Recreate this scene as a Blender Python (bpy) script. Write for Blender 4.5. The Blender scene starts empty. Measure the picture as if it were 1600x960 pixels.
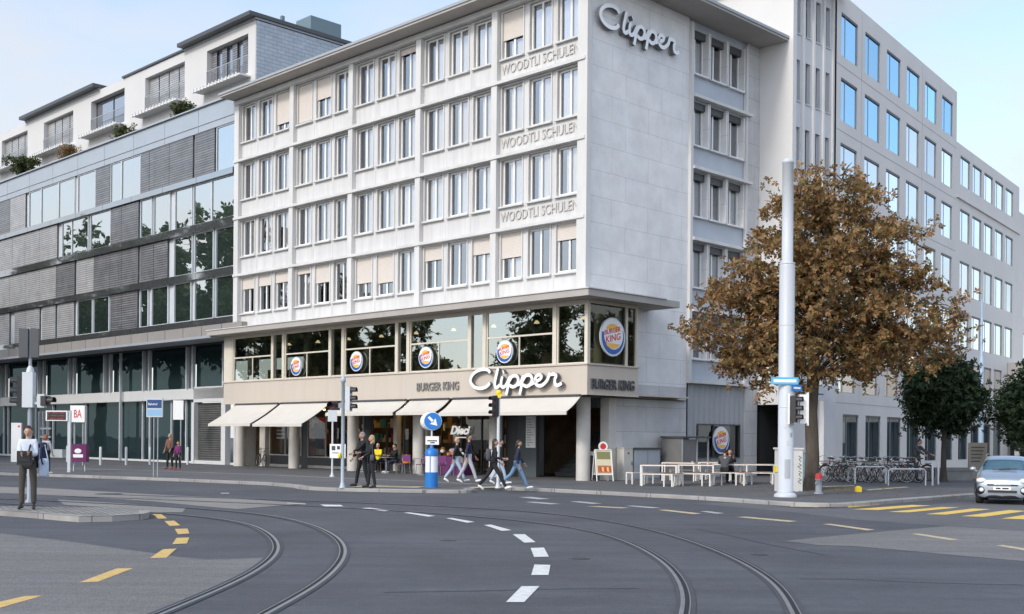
import bpy, math, random
from mathutils import Vector, Matrix, noise as mnoise
random.seed(7)
R = math.radians
D = bpy.data
scene = bpy.context.scene
COL = scene.collection

# ------------------------------------------------------------------ camera, sky, sun, exposure
FPX, CAMH, ROLL = 1805.0, 1.75, 0.0085
cam_d = D.cameras.new('camera'); cam = D.objects.new('camera', cam_d); COL.objects.link(cam)
cam_d.sensor_width = 36; cam_d.lens = FPX / 1600 * 36; cam_d.shift_y = 205 / 1600
cam_d.clip_end = 3000; cam_d.clip_start = .1
cam.matrix_world = Matrix.Translation((0, 0, CAMH)) @ Matrix.Rotation(R(90), 4, 'X') @ Matrix.Rotation(ROLL, 4, 'Z')
scene.camera = cam

SUN_AZ, SUN_EL = Vector((-0.64, -0.77, 0)), 34          # towards the sun, seen from above; height in degrees
world = D.worlds.new('World'); scene.world = world; world.use_nodes = True
wt = world.node_tree; wn = wt.nodes; wl = wt.links; wn.clear()
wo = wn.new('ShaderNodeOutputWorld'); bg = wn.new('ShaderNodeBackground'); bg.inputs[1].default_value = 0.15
sky = wn.new('ShaderNodeTexSky'); sky.sky_type = 'NISHITA'; sky.sun_disc = False
sky.sun_elevation = R(SUN_EL); sky.sun_rotation = math.atan2(SUN_AZ.x, SUN_AZ.y)
sky.air_density = 1.0; sky.dust_density = 1.2; sky.ozone_density = 1.4
tc = wn.new('ShaderNodeTexCoord'); mp = wn.new('ShaderNodeMapping'); mp.inputs['Scale'].default_value = (1, 1, 2.6)
mp.inputs['Location'].default_value = (0.35, 0.1, 0.2)
n1 = wn.new('ShaderNodeTexNoise'); n1.inputs['Scale'].default_value = 2.3; n1.inputs['Detail'].default_value = 7; n1.inputs['Roughness'].default_value = .55
cr = wn.new('ShaderNodeValToRGB'); cr.color_ramp.elements[0].position = .40; cr.color_ramp.elements[1].position = .66
sep = wn.new('ShaderNodeSeparateXYZ')
hz = wn.new('ShaderNodeMapRange'); hz.inputs[1].default_value = 0.0; hz.inputs[2].default_value = .42; hz.inputs[3].default_value = 1.0; hz.inputs[4].default_value = 0.0
mx = wn.new('ShaderNodeMath'); mx.operation = 'MULTIPLY_ADD'; mx.inputs[1].default_value = .75
mx2 = wn.new('ShaderNodeMath'); mx2.operation = 'MULTIPLY'; mx2.inputs[1].default_value = .68; mx2.use_clamp = True
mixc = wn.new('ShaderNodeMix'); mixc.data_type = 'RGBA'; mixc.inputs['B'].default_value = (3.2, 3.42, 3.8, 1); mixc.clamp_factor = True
wl.new(tc.outputs['Generated'], mp.inputs[0]); wl.new(mp.outputs[0], n1.inputs['Vector']); wl.new(n1.outputs['Fac'], cr.inputs[0])
wl.new(tc.outputs['Generated'], sep.inputs[0]); wl.new(sep.outputs['Z'], hz.inputs[0]); wl.new(hz.outputs[0], mx2.inputs[0])
wl.new(cr.outputs[0], mx.inputs[0]); wl.new(mx2.outputs[0], mx.inputs[2])
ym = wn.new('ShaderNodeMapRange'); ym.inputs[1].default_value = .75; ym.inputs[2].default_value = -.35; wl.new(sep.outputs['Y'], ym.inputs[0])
cc_ = wn.new('ShaderNodeMix'); cc_.data_type = 'RGBA'; cc_.inputs['A'].default_value = (2.62, 2.72, 2.86, 1); cc_.inputs['B'].default_value = (4.6, 4.7, 4.9, 1)  # clouds brighter towards the unseen rear sky, added to light the scene
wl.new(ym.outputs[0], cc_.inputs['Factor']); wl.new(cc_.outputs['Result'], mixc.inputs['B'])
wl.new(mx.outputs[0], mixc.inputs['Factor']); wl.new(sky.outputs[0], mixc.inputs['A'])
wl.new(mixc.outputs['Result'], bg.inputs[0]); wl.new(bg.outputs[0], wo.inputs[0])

sd = D.lights.new('sun', 'SUN'); sd.energy = 0.95; sd.angle = R(10); sd.color = (1, .94, .85)
so = D.objects.new('sun', sd); COL.objects.link(so)
sv = Vector((SUN_AZ.x, SUN_AZ.y, 0)).normalized() * math.cos(R(SUN_EL)) + Vector((0, 0, math.sin(R(SUN_EL))))
so.rotation_euler = sv.to_track_quat('Z', 'Y').to_euler()
scene.view_settings.view_transform = 'Standard'; scene.view_settings.look = 'None'
scene.view_settings.exposure = 1.04; scene.view_settings.gamma = 1
scene.cycles.max_bounces = 7; scene.cycles.transparent_max_bounces = 12
scene.cycles.caustics_reflective = False; scene.cycles.caustics_refractive = False
scene.cycles.sample_clamp_indirect = 6

# ------------------------------------------------------------------ measuring helpers (photo survey -> metres)
def ray(x, y):
    u = (x - 800) / FPX; v = -(y - 685) / FPX
    return Vector((u * math.cos(ROLL) - v * math.sin(ROLL), 1, u * math.sin(ROLL) + v * math.cos(ROLL)))
def G(x, y, z=0.0):
    r = ray(x, y); t = (z - CAMH) / r.z
    return Vector((r.x * t, r.y * t, z))
def zat(x, y, Y):                                        # height of a point seen at (x,y) standing at depth Y
    return CAMH + ray(x, y).z * Y

# ------------------------------------------------------------------ materials
MATS = {}
def mat(name, col, rough=.8, var=.0, scale=3.0, bump=0.0, bscale=30.0, metal=0.0, spec=.5, stretch=None, coat=0, emit=None):
    if name in MATS: return MATS[name]
    m = D.materials.new(name); m.use_nodes = True; nt = m.node_tree; N = nt.nodes; L = nt.links
    b = N['Principled BSDF']; b.inputs['Base Color'].default_value = (*col, 1); b.inputs['Roughness'].default_value = rough
    b.inputs['Metallic'].default_value = metal; b.inputs['Specular IOR Level'].default_value = spec; b.inputs['Coat Weight'].default_value = coat
    if emit: b.inputs['Emission Color'].default_value = (*emit[0], 1); b.inputs['Emission Strength'].default_value = emit[1]
    if var or bump:
        t = N.new('ShaderNodeTexCoord'); mpn = N.new('ShaderNodeMapping')
        if stretch: mpn.inputs['Scale'].default_value = stretch
        L.new(t.outputs['Object'], mpn.inputs[0])
    if var:
        a = N.new('ShaderNodeTexNoise'); a.inputs['Scale'].default_value = scale; a.inputs['Detail'].default_value = 6; a.inputs['Roughness'].default_value = .6
        L.new(mpn.outputs[0], a.inputs['Vector'])
        r = N.new('ShaderNodeMapRange'); r.inputs[1].default_value = .25; r.inputs[2].default_value = .75
        r.inputs[3].default_value = 1 - var; r.inputs[4].default_value = 1 + var
        L.new(a.outputs['Fac'], r.inputs[0])
        v = N.new('ShaderNodeVectorMath'); v.operation = 'SCALE'; v.inputs[0].default_value = col
        L.new(r.outputs[0], v.inputs['Scale']); L.new(v.outputs[0], b.inputs['Base Color'])
    if bump:
        c = N.new('ShaderNodeTexNoise'); c.inputs['Scale'].default_value = bscale; c.inputs['Detail'].default_value = 3
        L.new(mpn.outputs[0], c.inputs['Vector'])
        bp = N.new('ShaderNodeBump'); bp.inputs['Strength'].default_value = bump; bp.inputs['Distance'].default_value = .01
        L.new(c.outputs['Fac'], bp.inputs['Height']); L.new(bp.outputs[0], b.inputs['Normal'])
    MATS[name] = m
    return m
def glass(name, tint, base, fac, rough=.01, see=False, wave=.0, curtains=False, rand=0):
    """window glass: partly mirror, partly what is behind it (see) or a dark room colour"""
    if name in MATS: return MATS[name]
    m = D.materials.new(name); m.use_nodes = True; nt = m.node_tree; N = nt.nodes; L = nt.links; N.clear()
    o = N.new('ShaderNodeOutputMaterial'); g = N.new('ShaderNodeBsdfGlossy'); g.inputs['Color'].default_value = (*tint, 1); g.inputs['Roughness'].default_value = rough
    if see:
        d = N.new('ShaderNodeBsdfTransparent'); d.inputs['Color'].default_value = (*base, 1)
    else:
        d = N.new('ShaderNodeBsdfDiffuse'); d.inputs['Color'].default_value = (*base, 1)
        if curtains:
            t = N.new('ShaderNodeTexCoord'); mp_ = N.new('ShaderNodeMapping'); mp_.inputs['Scale'].default_value = (1.2, 1.2, .08)
            nz = N.new('ShaderNodeTexNoise'); nz.inputs['Scale'].default_value = 1.4; nz.inputs['Detail'].default_value = 3
            rp = N.new('ShaderNodeValToRGB'); rp.color_ramp.elements[0].position = .42; rp.color_ramp.elements[0].color = (*base, 1)
            rp.color_ramp.elements[1].position = .58; rp.color_ramp.elements[1].color = tuple(min(1, c * 2.2 + .02) for c in base) + (1,)
            L.new(t.outputs['Object'], mp_.inputs[0]); L.new(mp_.outputs[0], nz.inputs['Vector']); L.new(nz.outputs['Fac'], rp.inputs[0]); L.new(rp.outputs[0], d.inputs['Color'])
    fr = N.new('ShaderNodeFresnel'); fr.inputs['IOR'].default_value = 1.5
    ad = N.new('ShaderNodeMath'); ad.operation = 'ADD'; ad.inputs[1].default_value = fac; ad.use_clamp = True
    L.new(fr.outputs[0], ad.inputs[0])
    mi = N.new('ShaderNodeMixShader'); L.new(ad.outputs[0], mi.inputs[0]); L.new(d.outputs[0], mi.inputs[1]); L.new(g.outputs[0], mi.inputs[2]); L.new(mi.outputs[0], o.inputs[0])
    if wave:
        t = N.new('ShaderNodeNewGeometry'); nz = N.new('ShaderNodeTexNoise'); nz.inputs['Scale'].default_value = .7; nz.inputs['Detail'].default_value = 1
        bp = N.new('ShaderNodeBump'); bp.inputs['Strength'].default_value = wave; bp.inputs['Distance'].default_value = .05
        L.new(t.outputs['Position'], nz.inputs['Vector']); L.new(nz.outputs['Fac'], bp.inputs['Height']); L.new(bp.outputs[0], g.inputs['Normal'])
    if rand:
        oi = N.new('ShaderNodeObjectInfo'); rr = N.new('ShaderNodeMapRange'); rr.inputs[3].default_value = 1 - rand; rr.inputs[4].default_value = 1.0; L.new(oi.outputs['Random'], rr.inputs[0])
        vv = N.new('ShaderNodeVectorMath'); vv.operation = 'SCALE'; vv.inputs[0].default_value = tint; L.new(rr.outputs[0], vv.inputs['Scale']); L.new(vv.outputs[0], g.inputs['Color'])
    MATS[name] = m
    return m
def brickmat(name, c1, c2, mortar, w, h, msize, rough=.8, offset=.5, axis='XZ', var=.06, bump=.15, metal=0):
    if name in MATS: return MATS[name]
    m = D.materials.new(name); m.use_nodes = True; nt = m.node_tree; N = nt.nodes; L = nt.links
    b = N['Principled BSDF']; b.inputs['Roughness'].default_value = rough; b.inputs['Metallic'].default_value = metal
    t = N.new('ShaderNodeTexCoord'); s = N.new('ShaderNodeSeparateXYZ'); c = N.new('ShaderNodeCombineXYZ'); L.new(t.outputs['Object'], s.inputs[0])
    L.new(s.outputs[axis[0]], c.inputs[0]); L.new(s.outputs[axis[1]], c.inputs[1])
    k = N.new('ShaderNodeTexBrick'); k.inputs['Scale'].default_value = 1; k.inputs['Brick Width'].default_value = w; k.inputs['Row Height'].default_value = h
    k.inputs['Mortar Size'].default_value = msize; k.offset = offset; k.inputs['Mortar Smooth'].default_value = .2
    k.inputs['Color1'].default_value = (*c1, 1); k.inputs['Color2'].default_value = (*c2, 1); k.inputs['Mortar'].default_value = (*mortar, 1)
    L.new(c.outputs[0], k.inputs['Vector'])
    a = N.new('ShaderNodeTexNoise'); a.inputs['Scale'].default_value = 1.1; a.inputs['Detail'].default_value = 8; a.inputs['Roughness'].default_value = .65
    L.new(t.outputs['Object'], a.inputs['Vector'])
    r = N.new('ShaderNodeMapRange'); r.inputs[1].default_value = .25; r.inputs[2].default_value = .75; r.inputs[3].default_value = 1 - var; r.inputs[4].default_value = 1 + var
    L.new(a.outputs['Fac'], r.inputs[0])
    v = N.new('ShaderNodeVectorMath'); v.operation = 'SCALE'; L.new(k.outputs['Color'], v.inputs[0]); L.new(r.outputs[0], v.inputs['Scale']); L.new(v.outputs[0], b.inputs['Base Color'])
    bp = N.new('ShaderNodeBump'); bp.inputs['Strength'].default_value = bump; bp.inputs['Distance'].default_value = .01; bp.invert = True
    L.new(k.outputs['Fac'], bp.inputs['Height']); L.new(bp.outputs[0], b.inputs['Normal'])
    MATS[name] = m
    return m
def asphalt(name, col, speck=.5, patch=.12):
    m = D.materials.new(name); m.use_nodes = True; nt = m.node_tree; N = nt.nodes; L = nt.links
    b = N['Principled BSDF']; b.inputs['Roughness'].default_value = .78; b.inputs['Specular IOR Level'].default_value = .4
    t = N.new('ShaderNodeTexCoord')
    def nz(sc, det, lo, hi, a0, a1, rough=.6, st=None):
        a = N.new('ShaderNodeTexNoise'); a.inputs['Scale'].default_value = sc; a.inputs['Detail'].default_value = det; a.inputs['Roughness'].default_value = rough
        if st:
            mm = N.new('ShaderNodeMapping'); mm.inputs['Scale'].default_value = st; mm.inputs['Rotation'].default_value = (0, 0, R(8)); L.new(t.outputs['Object'], mm.inputs[0]); L.new(mm.outputs[0], a.inputs['Vector'])
        else: L.new(t.outputs['Object'], a.inputs['Vector'])
        r = N.new('ShaderNodeMapRange'); r.inputs[1].default_value = a0; r.inputs[2].default_value = a1; r.inputs[3].default_value = lo; r.inputs[4].default_value = hi
        L.new(a.outputs['Fac'], r.inputs[0]); return r.outputs[0]
    f5 = nz(7, 4, .90, 1.10, .35, .65, .7)
    f1 = nz(45, 3, 1 - speck, 1 + speck, .3, .7, .8)
    f2 = nz(.35, 6, 1 - patch, 1 + patch, .3, .7)
    f3 = nz(1.0, 5, .86, 1.14, .3, .7, .6, (.25, 2.2, 1))
    f4 = nz(.8, 8, 1.0, 1.35, .66, .74, .75)
    cur = None
    for f in (f1, f2, f3, f4, f5):
        if cur is None: cur = f; continue
        mm = N.new('ShaderNodeMath'); mm.operation = 'MULTIPLY'; L.new(cur, mm.inputs[0]); L.new(f, mm.inputs[1]); cur = mm.outputs[0]
    v = N.new('ShaderNodeVectorMath'); v.operation = 'SCALE'; v.inputs[0].default_value = col; L.new(cur, v.inputs['Scale']); L.new(v.outputs[0], b.inputs['Base Color'])
    c = N.new('ShaderNodeTexNoise'); c.inputs['Scale'].default_value = 90; c.inputs['Detail'].default_value = 2; L.new(t.outputs['Object'], c.inputs['Vector'])
    bp = N.new('ShaderNodeBump'); bp.inputs['Strength'].default_value = .35; bp.inputs['Distance'].default_value = .006
    L.new(c.outputs['Fac'], bp.inputs['Height']); L.new(bp.outputs[0], b.inputs['Normal'])
    MATS[name] = m
    return m
def leafmat(name, cols, trans=.25):
    m = D.materials.new(name); m.use_nodes = True; nt = m.node_tree; N = nt.nodes; L = nt.links; N.clear()
    o = N.new('ShaderNodeOutputMaterial'); g = N.new('ShaderNodeNewGeometry'); r = N.new('ShaderNodeValToRGB')
    e = r.color_ramp.elements
    for i, c in enumerate(cols):
        p = i / (len(cols) - 1)
        if i == 0: e[0].position = 0; e[0].color = (*c, 1)
        elif i == len(cols) - 1: e[-1].position = 1; e[-1].color = (*c, 1)
        else: q = e.new(p); q.color = (*c, 1)
    L.new(g.outputs['Random Per Island'], r.inputs[0])
    d = N.new('ShaderNodeBsdfPrincipled'); d.inputs['Roughness'].default_value = .6; d.inputs['Specular IOR Level'].default_value = .3; L.new(r.outputs[0], d.inputs['Base Color'])
    t = N.new('ShaderNodeBsdfTranslucent'); L.new(r.outputs[0], t.inputs[0])
    mi = N.new('ShaderNodeMixShader'); mi.inputs[0].default_value = trans; L.new(d.outputs[0], mi.inputs[1]); L.new(t.outputs[0], mi.inputs[2]); L.new(mi.outputs[0], o.inputs[0])
    MATS[name] = m
    return m

# ------------------------------------------------------------------ mesh helpers
class MB:
    def __init__(s): s.v = []; s.f = []; s.m = []; s.sm = []
    def add(s, vs, fs, mi=0, smooth=False):
        b = len(s.v); s.v += [tuple(v) for v in vs]; s.f += [tuple(b + i for i in f) for f in fs]; s.m += [mi] * len(fs); s.sm += [smooth] * len(fs)
    def box(s, x0, x1, y0, y1, z0, z1, mi=0):
        s.add([(x0, y0, z0), (x1, y0, z0), (x1, y1, z0), (x0, y1, z0), (x0, y0, z1), (x1, y0, z1), (x1, y1, z1), (x0, y1, z1)],
              [(0, 3, 2, 1), (4, 5, 6, 7), (0, 1, 5, 4), (1, 2, 6, 5), (2, 3, 7, 6), (3, 0, 4, 7)], mi)
    def cbox(s, c, d, rot=0, mi=0, rx=0):
        M = Matrix.Translation(c) @ Matrix.Rotation(rot, 4, 'Z') @ Matrix.Rotation(rx, 4, 'X'); x, y, z = d[0] / 2, d[1] / 2, d[2] / 2
        vs = [M @ Vector(p) for p in [(-x, -y, -z), (x, -y, -z), (x, y, -z), (-x, y, -z), (-x, -y, z), (x, -y, z), (x, y, z), (-x, y, z)]]
        s.add(vs, [(0, 3, 2, 1), (4, 5, 6, 7), (0, 1, 5, 4), (1, 2, 6, 5), (2, 3, 7, 6), (3, 0, 4, 7)], mi)
    def quad(s, a, b, c, d, mi=0): s.add([a, b, c, d], [(0, 1, 2, 3)], mi)
    def tube(s, pts, r, n=8, mi=0, cap=True, smooth=True, closed=False):
        pts = [Vector(p) for p in pts]; k = len(pts); rs = r if isinstance(r, (list, tuple)) else [r] * k
        vs = []; prev = None
        for i, p in enumerate(pts):
            if closed: t = pts[(i + 1) % k] - pts[i - 1]
            else: t = pts[min(i + 1, k - 1)] - pts[max(i - 1, 0)]
            t = t.normalized() if t.length > 1e-9 else Vector((0, 0, 1))
            if prev is None: a = t.orthogonal().normalized()
            else: a = (prev - t * prev.dot(t)); a = a.normalized() if a.length > 1e-6 else t.orthogonal().normalized()
            prev = a; b = t.cross(a)
            for j in range(n):
                q = 2 * math.pi * j / n; vs.append(p + (a * math.cos(q) + b * math.sin(q)) * rs[i])
        fs = [(i * n + j, i * n + (j + 1) % n, (i + 1) * n + (j + 1) % n, (i + 1) * n + j) for i in range(k - 1) for j in range(n)]
        if closed: fs += [((k - 1) * n + j, (k - 1) * n + (j + 1) % n, (j + 1) % n, j) for j in range(n)]
        s.add(vs, fs, mi, smooth)
        if cap and not closed:
            s.add(vs[:n], [tuple(range(n - 1, -1, -1))], mi); s.add(vs[-n:], [tuple(range(n))], mi)
    def cyl(s, p0, p1, r0, r1=None, n=20, mi=0): s.tube([p0, p1], [r0, r0 if r1 is None else r1], n, mi)
    def lathe(s, c, prof, n=24, mi=0):                    # prof: (radius, z)
        vs = [(c[0] + r * math.cos(2 * math.pi * j / n), c[1] + r * math.sin(2 * math.pi * j / n), c[2] + z) for r, z in prof for j in range(n)]
        fs = [(i * n + j, i * n + (j + 1) % n, (i + 1) * n + (j + 1) % n, (i + 1) * n + j) for i in range(len(prof) - 1) for j in range(n)]
        s.add(vs, fs, mi, True); s.add(vs[-n:], [tuple(range(n))], mi)
    def ball(s, c, r, n=12, mi=0, fn=None):
        rx, ry, rz = r if isinstance(r, (list, tuple)) else (r, r, r); vs = []
        for i in range(n + 1):
            a = math.pi * i / n
            for j in range(n * 2):
                b = math.pi * j / n; p = Vector((math.sin(a) * math.cos(b), math.sin(a) * math.sin(b), math.cos(a)))
                if fn: p = fn(p)
                vs.append((c[0] + p.x * rx, c[1] + p.y * ry, c[2] + p.z * rz))
        m = n * 2
        s.add(vs, [(i * m + j, i * m + (j + 1) % m, (i + 1) * m + (j + 1) % m, (i + 1) * m + j) for i in range(n) for j in range(m)], mi, True)
    def prism(s, poly, z0, z1, mi=0, side=None):          # horizontal polygon, extruded up
        n = len(poly); vs = [(p[0], p[1], z0) for p in poly] + [(p[0], p[1], z1) for p in poly]
        s.add(vs, [tuple(range(n, 2 * n))], mi); s.add(vs, [(i, (i + 1) % n, n + (i + 1) % n, n + i) for i in range(n)], mi if side is None else side)
    def mesh(s, name, mats):
        me = D.meshes.new(name); me.from_pydata(s.v, [], s.f)
        for m in (mats if isinstance(mats, (list, tuple)) else [mats]): me.materials.append(m)
        me.polygons.foreach_set('material_index', s.m); me.polygons.foreach_set('use_smooth', s.sm); me.update()
        return me
    def build(s, name, mats, parent=None, **kw):
        o = D.objects.new(name, s.mesh(name, mats)); COL.objects.link(o)
        if parent: o.parent = parent
        for k, v in kw.items(): o[k] = v
        return o
def tag(o, label=None, cat=None, group=None, kind=None):
    for k, v in (('label', label), ('category', cat), ('group', group), ('kind', kind)):
        if v: o[k] = v
    return o
def empty(name, loc, rz=0, label=None, cat=None, group=None):
    o = D.objects.new(name, None); COL.objects.link(o); o.location = loc; o.rotation_euler = (0, 0, rz); o.empty_display_size = .3
    return tag(o, label, cat, group)
def copy_tree(o, parent=None):
    c = o.copy(); COL.objects.link(c)
    if parent: c.parent = parent
    for ch in list(o.children): copy_tree(ch, c)
    return c
def spline(pts, n=8):
    pts = [Vector(p) for p in pts]; P = [pts[0] * 2 - pts[1]] + pts + [pts[-1] * 2 - pts[-2]]; out = []
    for i in range(1, len(P) - 2):
        a, b, c, d = P[i - 1:i + 3]
        for k in range(n):
            t = k / n; out.append(.5 * ((2 * b) + (c - a) * t + (2 * a - 5 * b + 4 * c - d) * t * t + (3 * b - a - 3 * c + d) * t ** 3))
    out.append(pts[-1]); return out
def smooth_path(p, it=3):
    for _ in range(it): p = [p[0]] + [(p[i - 1] + p[i] * 2 + p[i + 1]) / 4 for i in range(1, len(p) - 1)] + [p[-1]]
    return p
def ribbon(mb, path, o0, o1, z, mi=0):
    n = len(path); vs = []
    for i, p in enumerate(path):
        t = (path[min(i + 1, n - 1)] - path[max(i - 1, 0)]); nn = Vector((t.y, -t.x, 0)).normalized()
        a = p + nn * o0; b = p + nn * o1; vs += [(a.x, a.y, z), (b.x, b.y, z)]
    mb.add(vs, [(2 * i, 2 * i + 1, 2 * i + 3, 2 * i + 2) for i in range(n - 1)], mi)
def text_verts(s, size, extrude=.02, offset=0.0, shear=0.0, space=1.0):
    cu = D.curves.new('lettering', 'FONT'); cu.body = s; cu.size = size; cu.extrude = extrude; cu.offset = offset; cu.shear = shear; cu.space_character = space; cu.resolution_u = 3
    o = D.objects.new('lettering', cu); COL.objects.link(o); bpy.context.view_layer.update()
    me = D.meshes.new_from_object(o.evaluated_get(bpy.context.evaluated_depsgraph_get()))
    vs = [v.co.copy() for v in me.vertices]; fs = [tuple(p.vertices) for p in me.polygons]
    D.objects.remove(o); D.curves.remove(cu); D.meshes.remove(me)
    return vs, fs
def add_text(mb, s, M, width, height=None, extrude=.02, offset=0, shear=0, mi=0, space=1.0):
    """letters in the local XZ plane facing -Y, lower left corner at M's origin, fitted to width (and height)"""
    vs, fs = text_verts(s, 1.0, .0, offset, shear, space)
    x0 = min(v.x for v in vs); x1 = max(v.x for v in vs); y0 = min(v.y for v in vs); y1 = max(v.y for v in vs)
    sx = width / (x1 - x0); sy = (height / (y1 - y0)) if height else sx
    flat = [((v.x - x0) * sx, (v.y - y0) * sy) for v in vs]
    n = len(flat); V = [M @ Vector((x, -extrude, z)) for x, z in flat] + [M @ Vector((x, 0, z)) for x, z in flat]
    F = [f for f in fs] + [tuple(n + i for i in reversed(f)) for f in fs]
    cnt = {}
    for f in fs:
        for i in range(len(f)): e = (f[i], f[(i + 1) % len(f)]); cnt[tuple(sorted(e))] = cnt.get(tuple(sorted(e)), []) + [e]
    for k, l in cnt.items():
        if len(l) == 1: a, b = l[0]; F.append((a, b, b + n, a + n))
    mb.add(V, F, mi)
RX = lambda ang: Matrix.Rotation(ang, 4, 'Z')
def wall(mb, f, u0, u1, w0, w1, holes, depth, mi=0, rmi=None):
    """wall face with real openings; f(u, w, d) -> point; holes (u0,u1,w0,w1)"""
    us = sorted({u0, u1} | {h[i] for h in holes for i in (0, 1)}); ws = sorted({w0, w1} | {h[i] for h in holes for i in (2, 3)})
    us = [u for u in us if u0 <= u <= u1]; ws = [w for w in ws if w0 <= w <= w1]
    for j in range(len(ws) - 1):
        i = 0
        while i < len(us) - 1:
            cu, cw = (us[i] + us[i + 1]) / 2, (ws[j] + ws[j + 1]) / 2
            if any(h[0] < cu < h[1] and h[2] < cw < h[3] for h in holes): i += 1; continue
            k = i
            while k + 1 < len(us) - 1 and not any(h[0] < (us[k + 1] + us[k + 2]) / 2 < h[1] and h[2] < cw < h[3] for h in holes): k += 1
            mb.quad(f(us[i], ws[j], 0), f(us[k + 1], ws[j], 0), f(us[k + 1], ws[j + 1], 0), f(us[i], ws[j + 1], 0), mi); i = k + 1
    for a, b, c, d in holes:
        r = mi if rmi is None else rmi
        for p, q in (((a, c), (a, d)), ((b, c), (b, d)), ((a, c), (b, c)), ((a, d), (b, d))):
            mb.quad(f(*p, 0), f(*q, 0), f(*q, depth), f(*p, depth), r)
def skinmesh(verts, edges, radii, sub=1):
    me = D.meshes.new('skin'); me.from_pydata([tuple(v) for v in verts], edges, []); o = D.objects.new('skin', me); COL.objects.link(o)
    o.modifiers.new('s', 'SKIN')
    sk = me.skin_vertices[0].data
    seen = set(); adj = {i: [] for i in range(len(verts))}
    for a, b in edges: adj[a].append(b); adj[b].append(a)
    for i, r in enumerate(radii): sk[i].radius = (r, r); sk[i].use_root = False
    for i in range(len(verts)):
        if i in seen: continue
        sk[i].use_root = True; st = [i]
        while st:
            q = st.pop()
            if q in seen: continue
            seen.add(q); st += adj[q]
    m = o.modifiers.new('b', 'SUBSURF'); m.levels = sub; m.render_levels = sub
    bpy.context.view_layer.update()
    me2 = D.meshes.new_from_object(o.evaluated_get(bpy.context.evaluated_depsgraph_get()))
    vs = [v.co.copy() for v in me2.vertices]; fs = [tuple(p.vertices) for p in me2.polygons]
    D.objects.remove(o); D.meshes.remove(me); D.meshes.remove(me2)
    return vs, fs

# ------------------------------------------------------------------ materials used
M_ASPH = asphalt('asphalt_dark', (.080, .083, .091), .42, .22)
M_ASPH_L = asphalt('asphalt_pale', (.165, .158, .15), .55, .10)
M_ASPH_M = asphalt('asphalt_lane', (.118, .118, .122), .35, .12)
M_ASPH_C = asphalt('concrete_lane', (.24, .225, .205), .2, .08)
M_PAVE = asphalt('asphalt_pavement', (.11, .11, .112), .25, .12)
M_KERB = brickmat('kerb_granite', (.33, .32, .30), (.27, .26, .25), (.12, .12, .12), 1.4, 1.4, .012, .8, 0, 'XY', .25, .2)
M_COBBLE = brickmat('cobble', (.36, .34, .31), (.24, .23, .21), (.10, .10, .09), .16, .14, .02, .8, .5, 'XY', .3, .6)
M_WHITE_PAINT = mat('road_paint_white', (.66, .66, .63), .7, .22, 9)
M_WORN_WHITE = mat('road_paint_white_worn', (.42, .42, .42), .7, .25, 8)
M_YEL_PAINT = mat('road_paint_yellow', (.62, .42, .14), .7, .24, 9)
M_YEL_WALK = mat('road_paint_crossing', (.74, .50, .10), .7, .16, 5)
M_YEL_PALE = mat('road_paint_pale_yellow', (.50, .42, .26), .7, .25, 8)
M_STEEL = mat('rail_steel', (.34, .34, .34), .38, .25, 8, metal=.6)
M_GROOVE = mat('rail_groove', (.012, .012, .013), .8)
M_SEAL = mat('rail_sealing', (.058, .06, .066), .75, .2, 3)
M_FRONT = mat('render_warm_white', (.60, .595, .58), .75, .12, .9, stretch=(1.6, 1.6, .35), bump=.06)
M_PANEL = mat('spandrel_panel', (.59, .585, .575), .6, .13, 1.2, stretch=(3, 3, .3))
M_TRIM = mat('window_surround', (.50, .475, .44), .7, .05, 2)
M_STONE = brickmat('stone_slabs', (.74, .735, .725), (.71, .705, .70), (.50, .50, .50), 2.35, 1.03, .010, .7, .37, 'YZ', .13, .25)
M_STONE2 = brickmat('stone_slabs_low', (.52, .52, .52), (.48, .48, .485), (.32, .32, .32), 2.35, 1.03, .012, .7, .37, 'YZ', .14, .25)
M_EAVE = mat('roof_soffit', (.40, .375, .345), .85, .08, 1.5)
M_ROOFTOP = mat('roof_felt', (.10, .105, .11), .9, .15, 1)
M_WFRAME = mat('window_frame_white', (.80, .80, .79), .4)
M_BLIND = brickmat('roller_blind', (.66, .60, .54), (.64, .585, .525), (.45, .41, .37), 4, .06, .006, .6, .5, 'XZ', .03, .3)
M_CURT = mat('curtain_white', (.90, .90, .90), .9, .10, 2.2, stretch=(7, 7, .15))
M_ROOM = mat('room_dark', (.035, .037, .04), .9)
M_ROOMW = mat('room_warm', (.16, .11, .07), .9, .4, 1.5)
M_COL = mat('column_concrete', (.56, .54, .50), .8, .10, 1.5, bump=.1)
M_BEIGE = mat('fascia_beige', (.54, .48, .405), .6, .04, 1.2, stretch=(2.4, 2.4, .1))
M_BEIGE_L = mat('frame_cream', (.66, .61, .51), .55, .04, 2)
M_AWN = mat('awning_cloth', (.60, .565, .505), .8, .05, 1.3)
M_BLACK = mat('black_matt', (.02, .02, .022), .5)
M_DGREY = mat('dark_grey_metal', (.06, .065, .07), .45)
M_GREYM = mat('grey_metal', (.33, .35, .37), .45, .05, 3)
M_LGREY = mat('light_grey_paint', (.55, .58, .60), .45, .06, 2)
M_WHITE = mat('white_paint', (.78, .79, .79), .45, .05, 2)
M_LETTERD = mat('letter_charcoal', (.075, .08, .085), .5)
M_SIGNW = mat('sign_white', (.86, .86, .84), .4)
M_LBLUE = mat('sign_light_blue', (.10, .46, .70), .4)
M_BLUE = mat('sign_blue', (.012, .17, .52), .4)
M_RED = mat('red_paint', (.62, .035, .03), .45)
M_YEL = mat('yellow_paint', (.85, .62, .02), .45)
M_PURP = mat('purple_paint', (.13, .012, .10), .5)
M_LAMPR = mat('lens_dark_red', (.10, .01, .012), .3)
G_WIN = glass('pane_office', (.88, .92, .96), (.95, .96, .96), .30, see=True, wave=.08)
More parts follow.
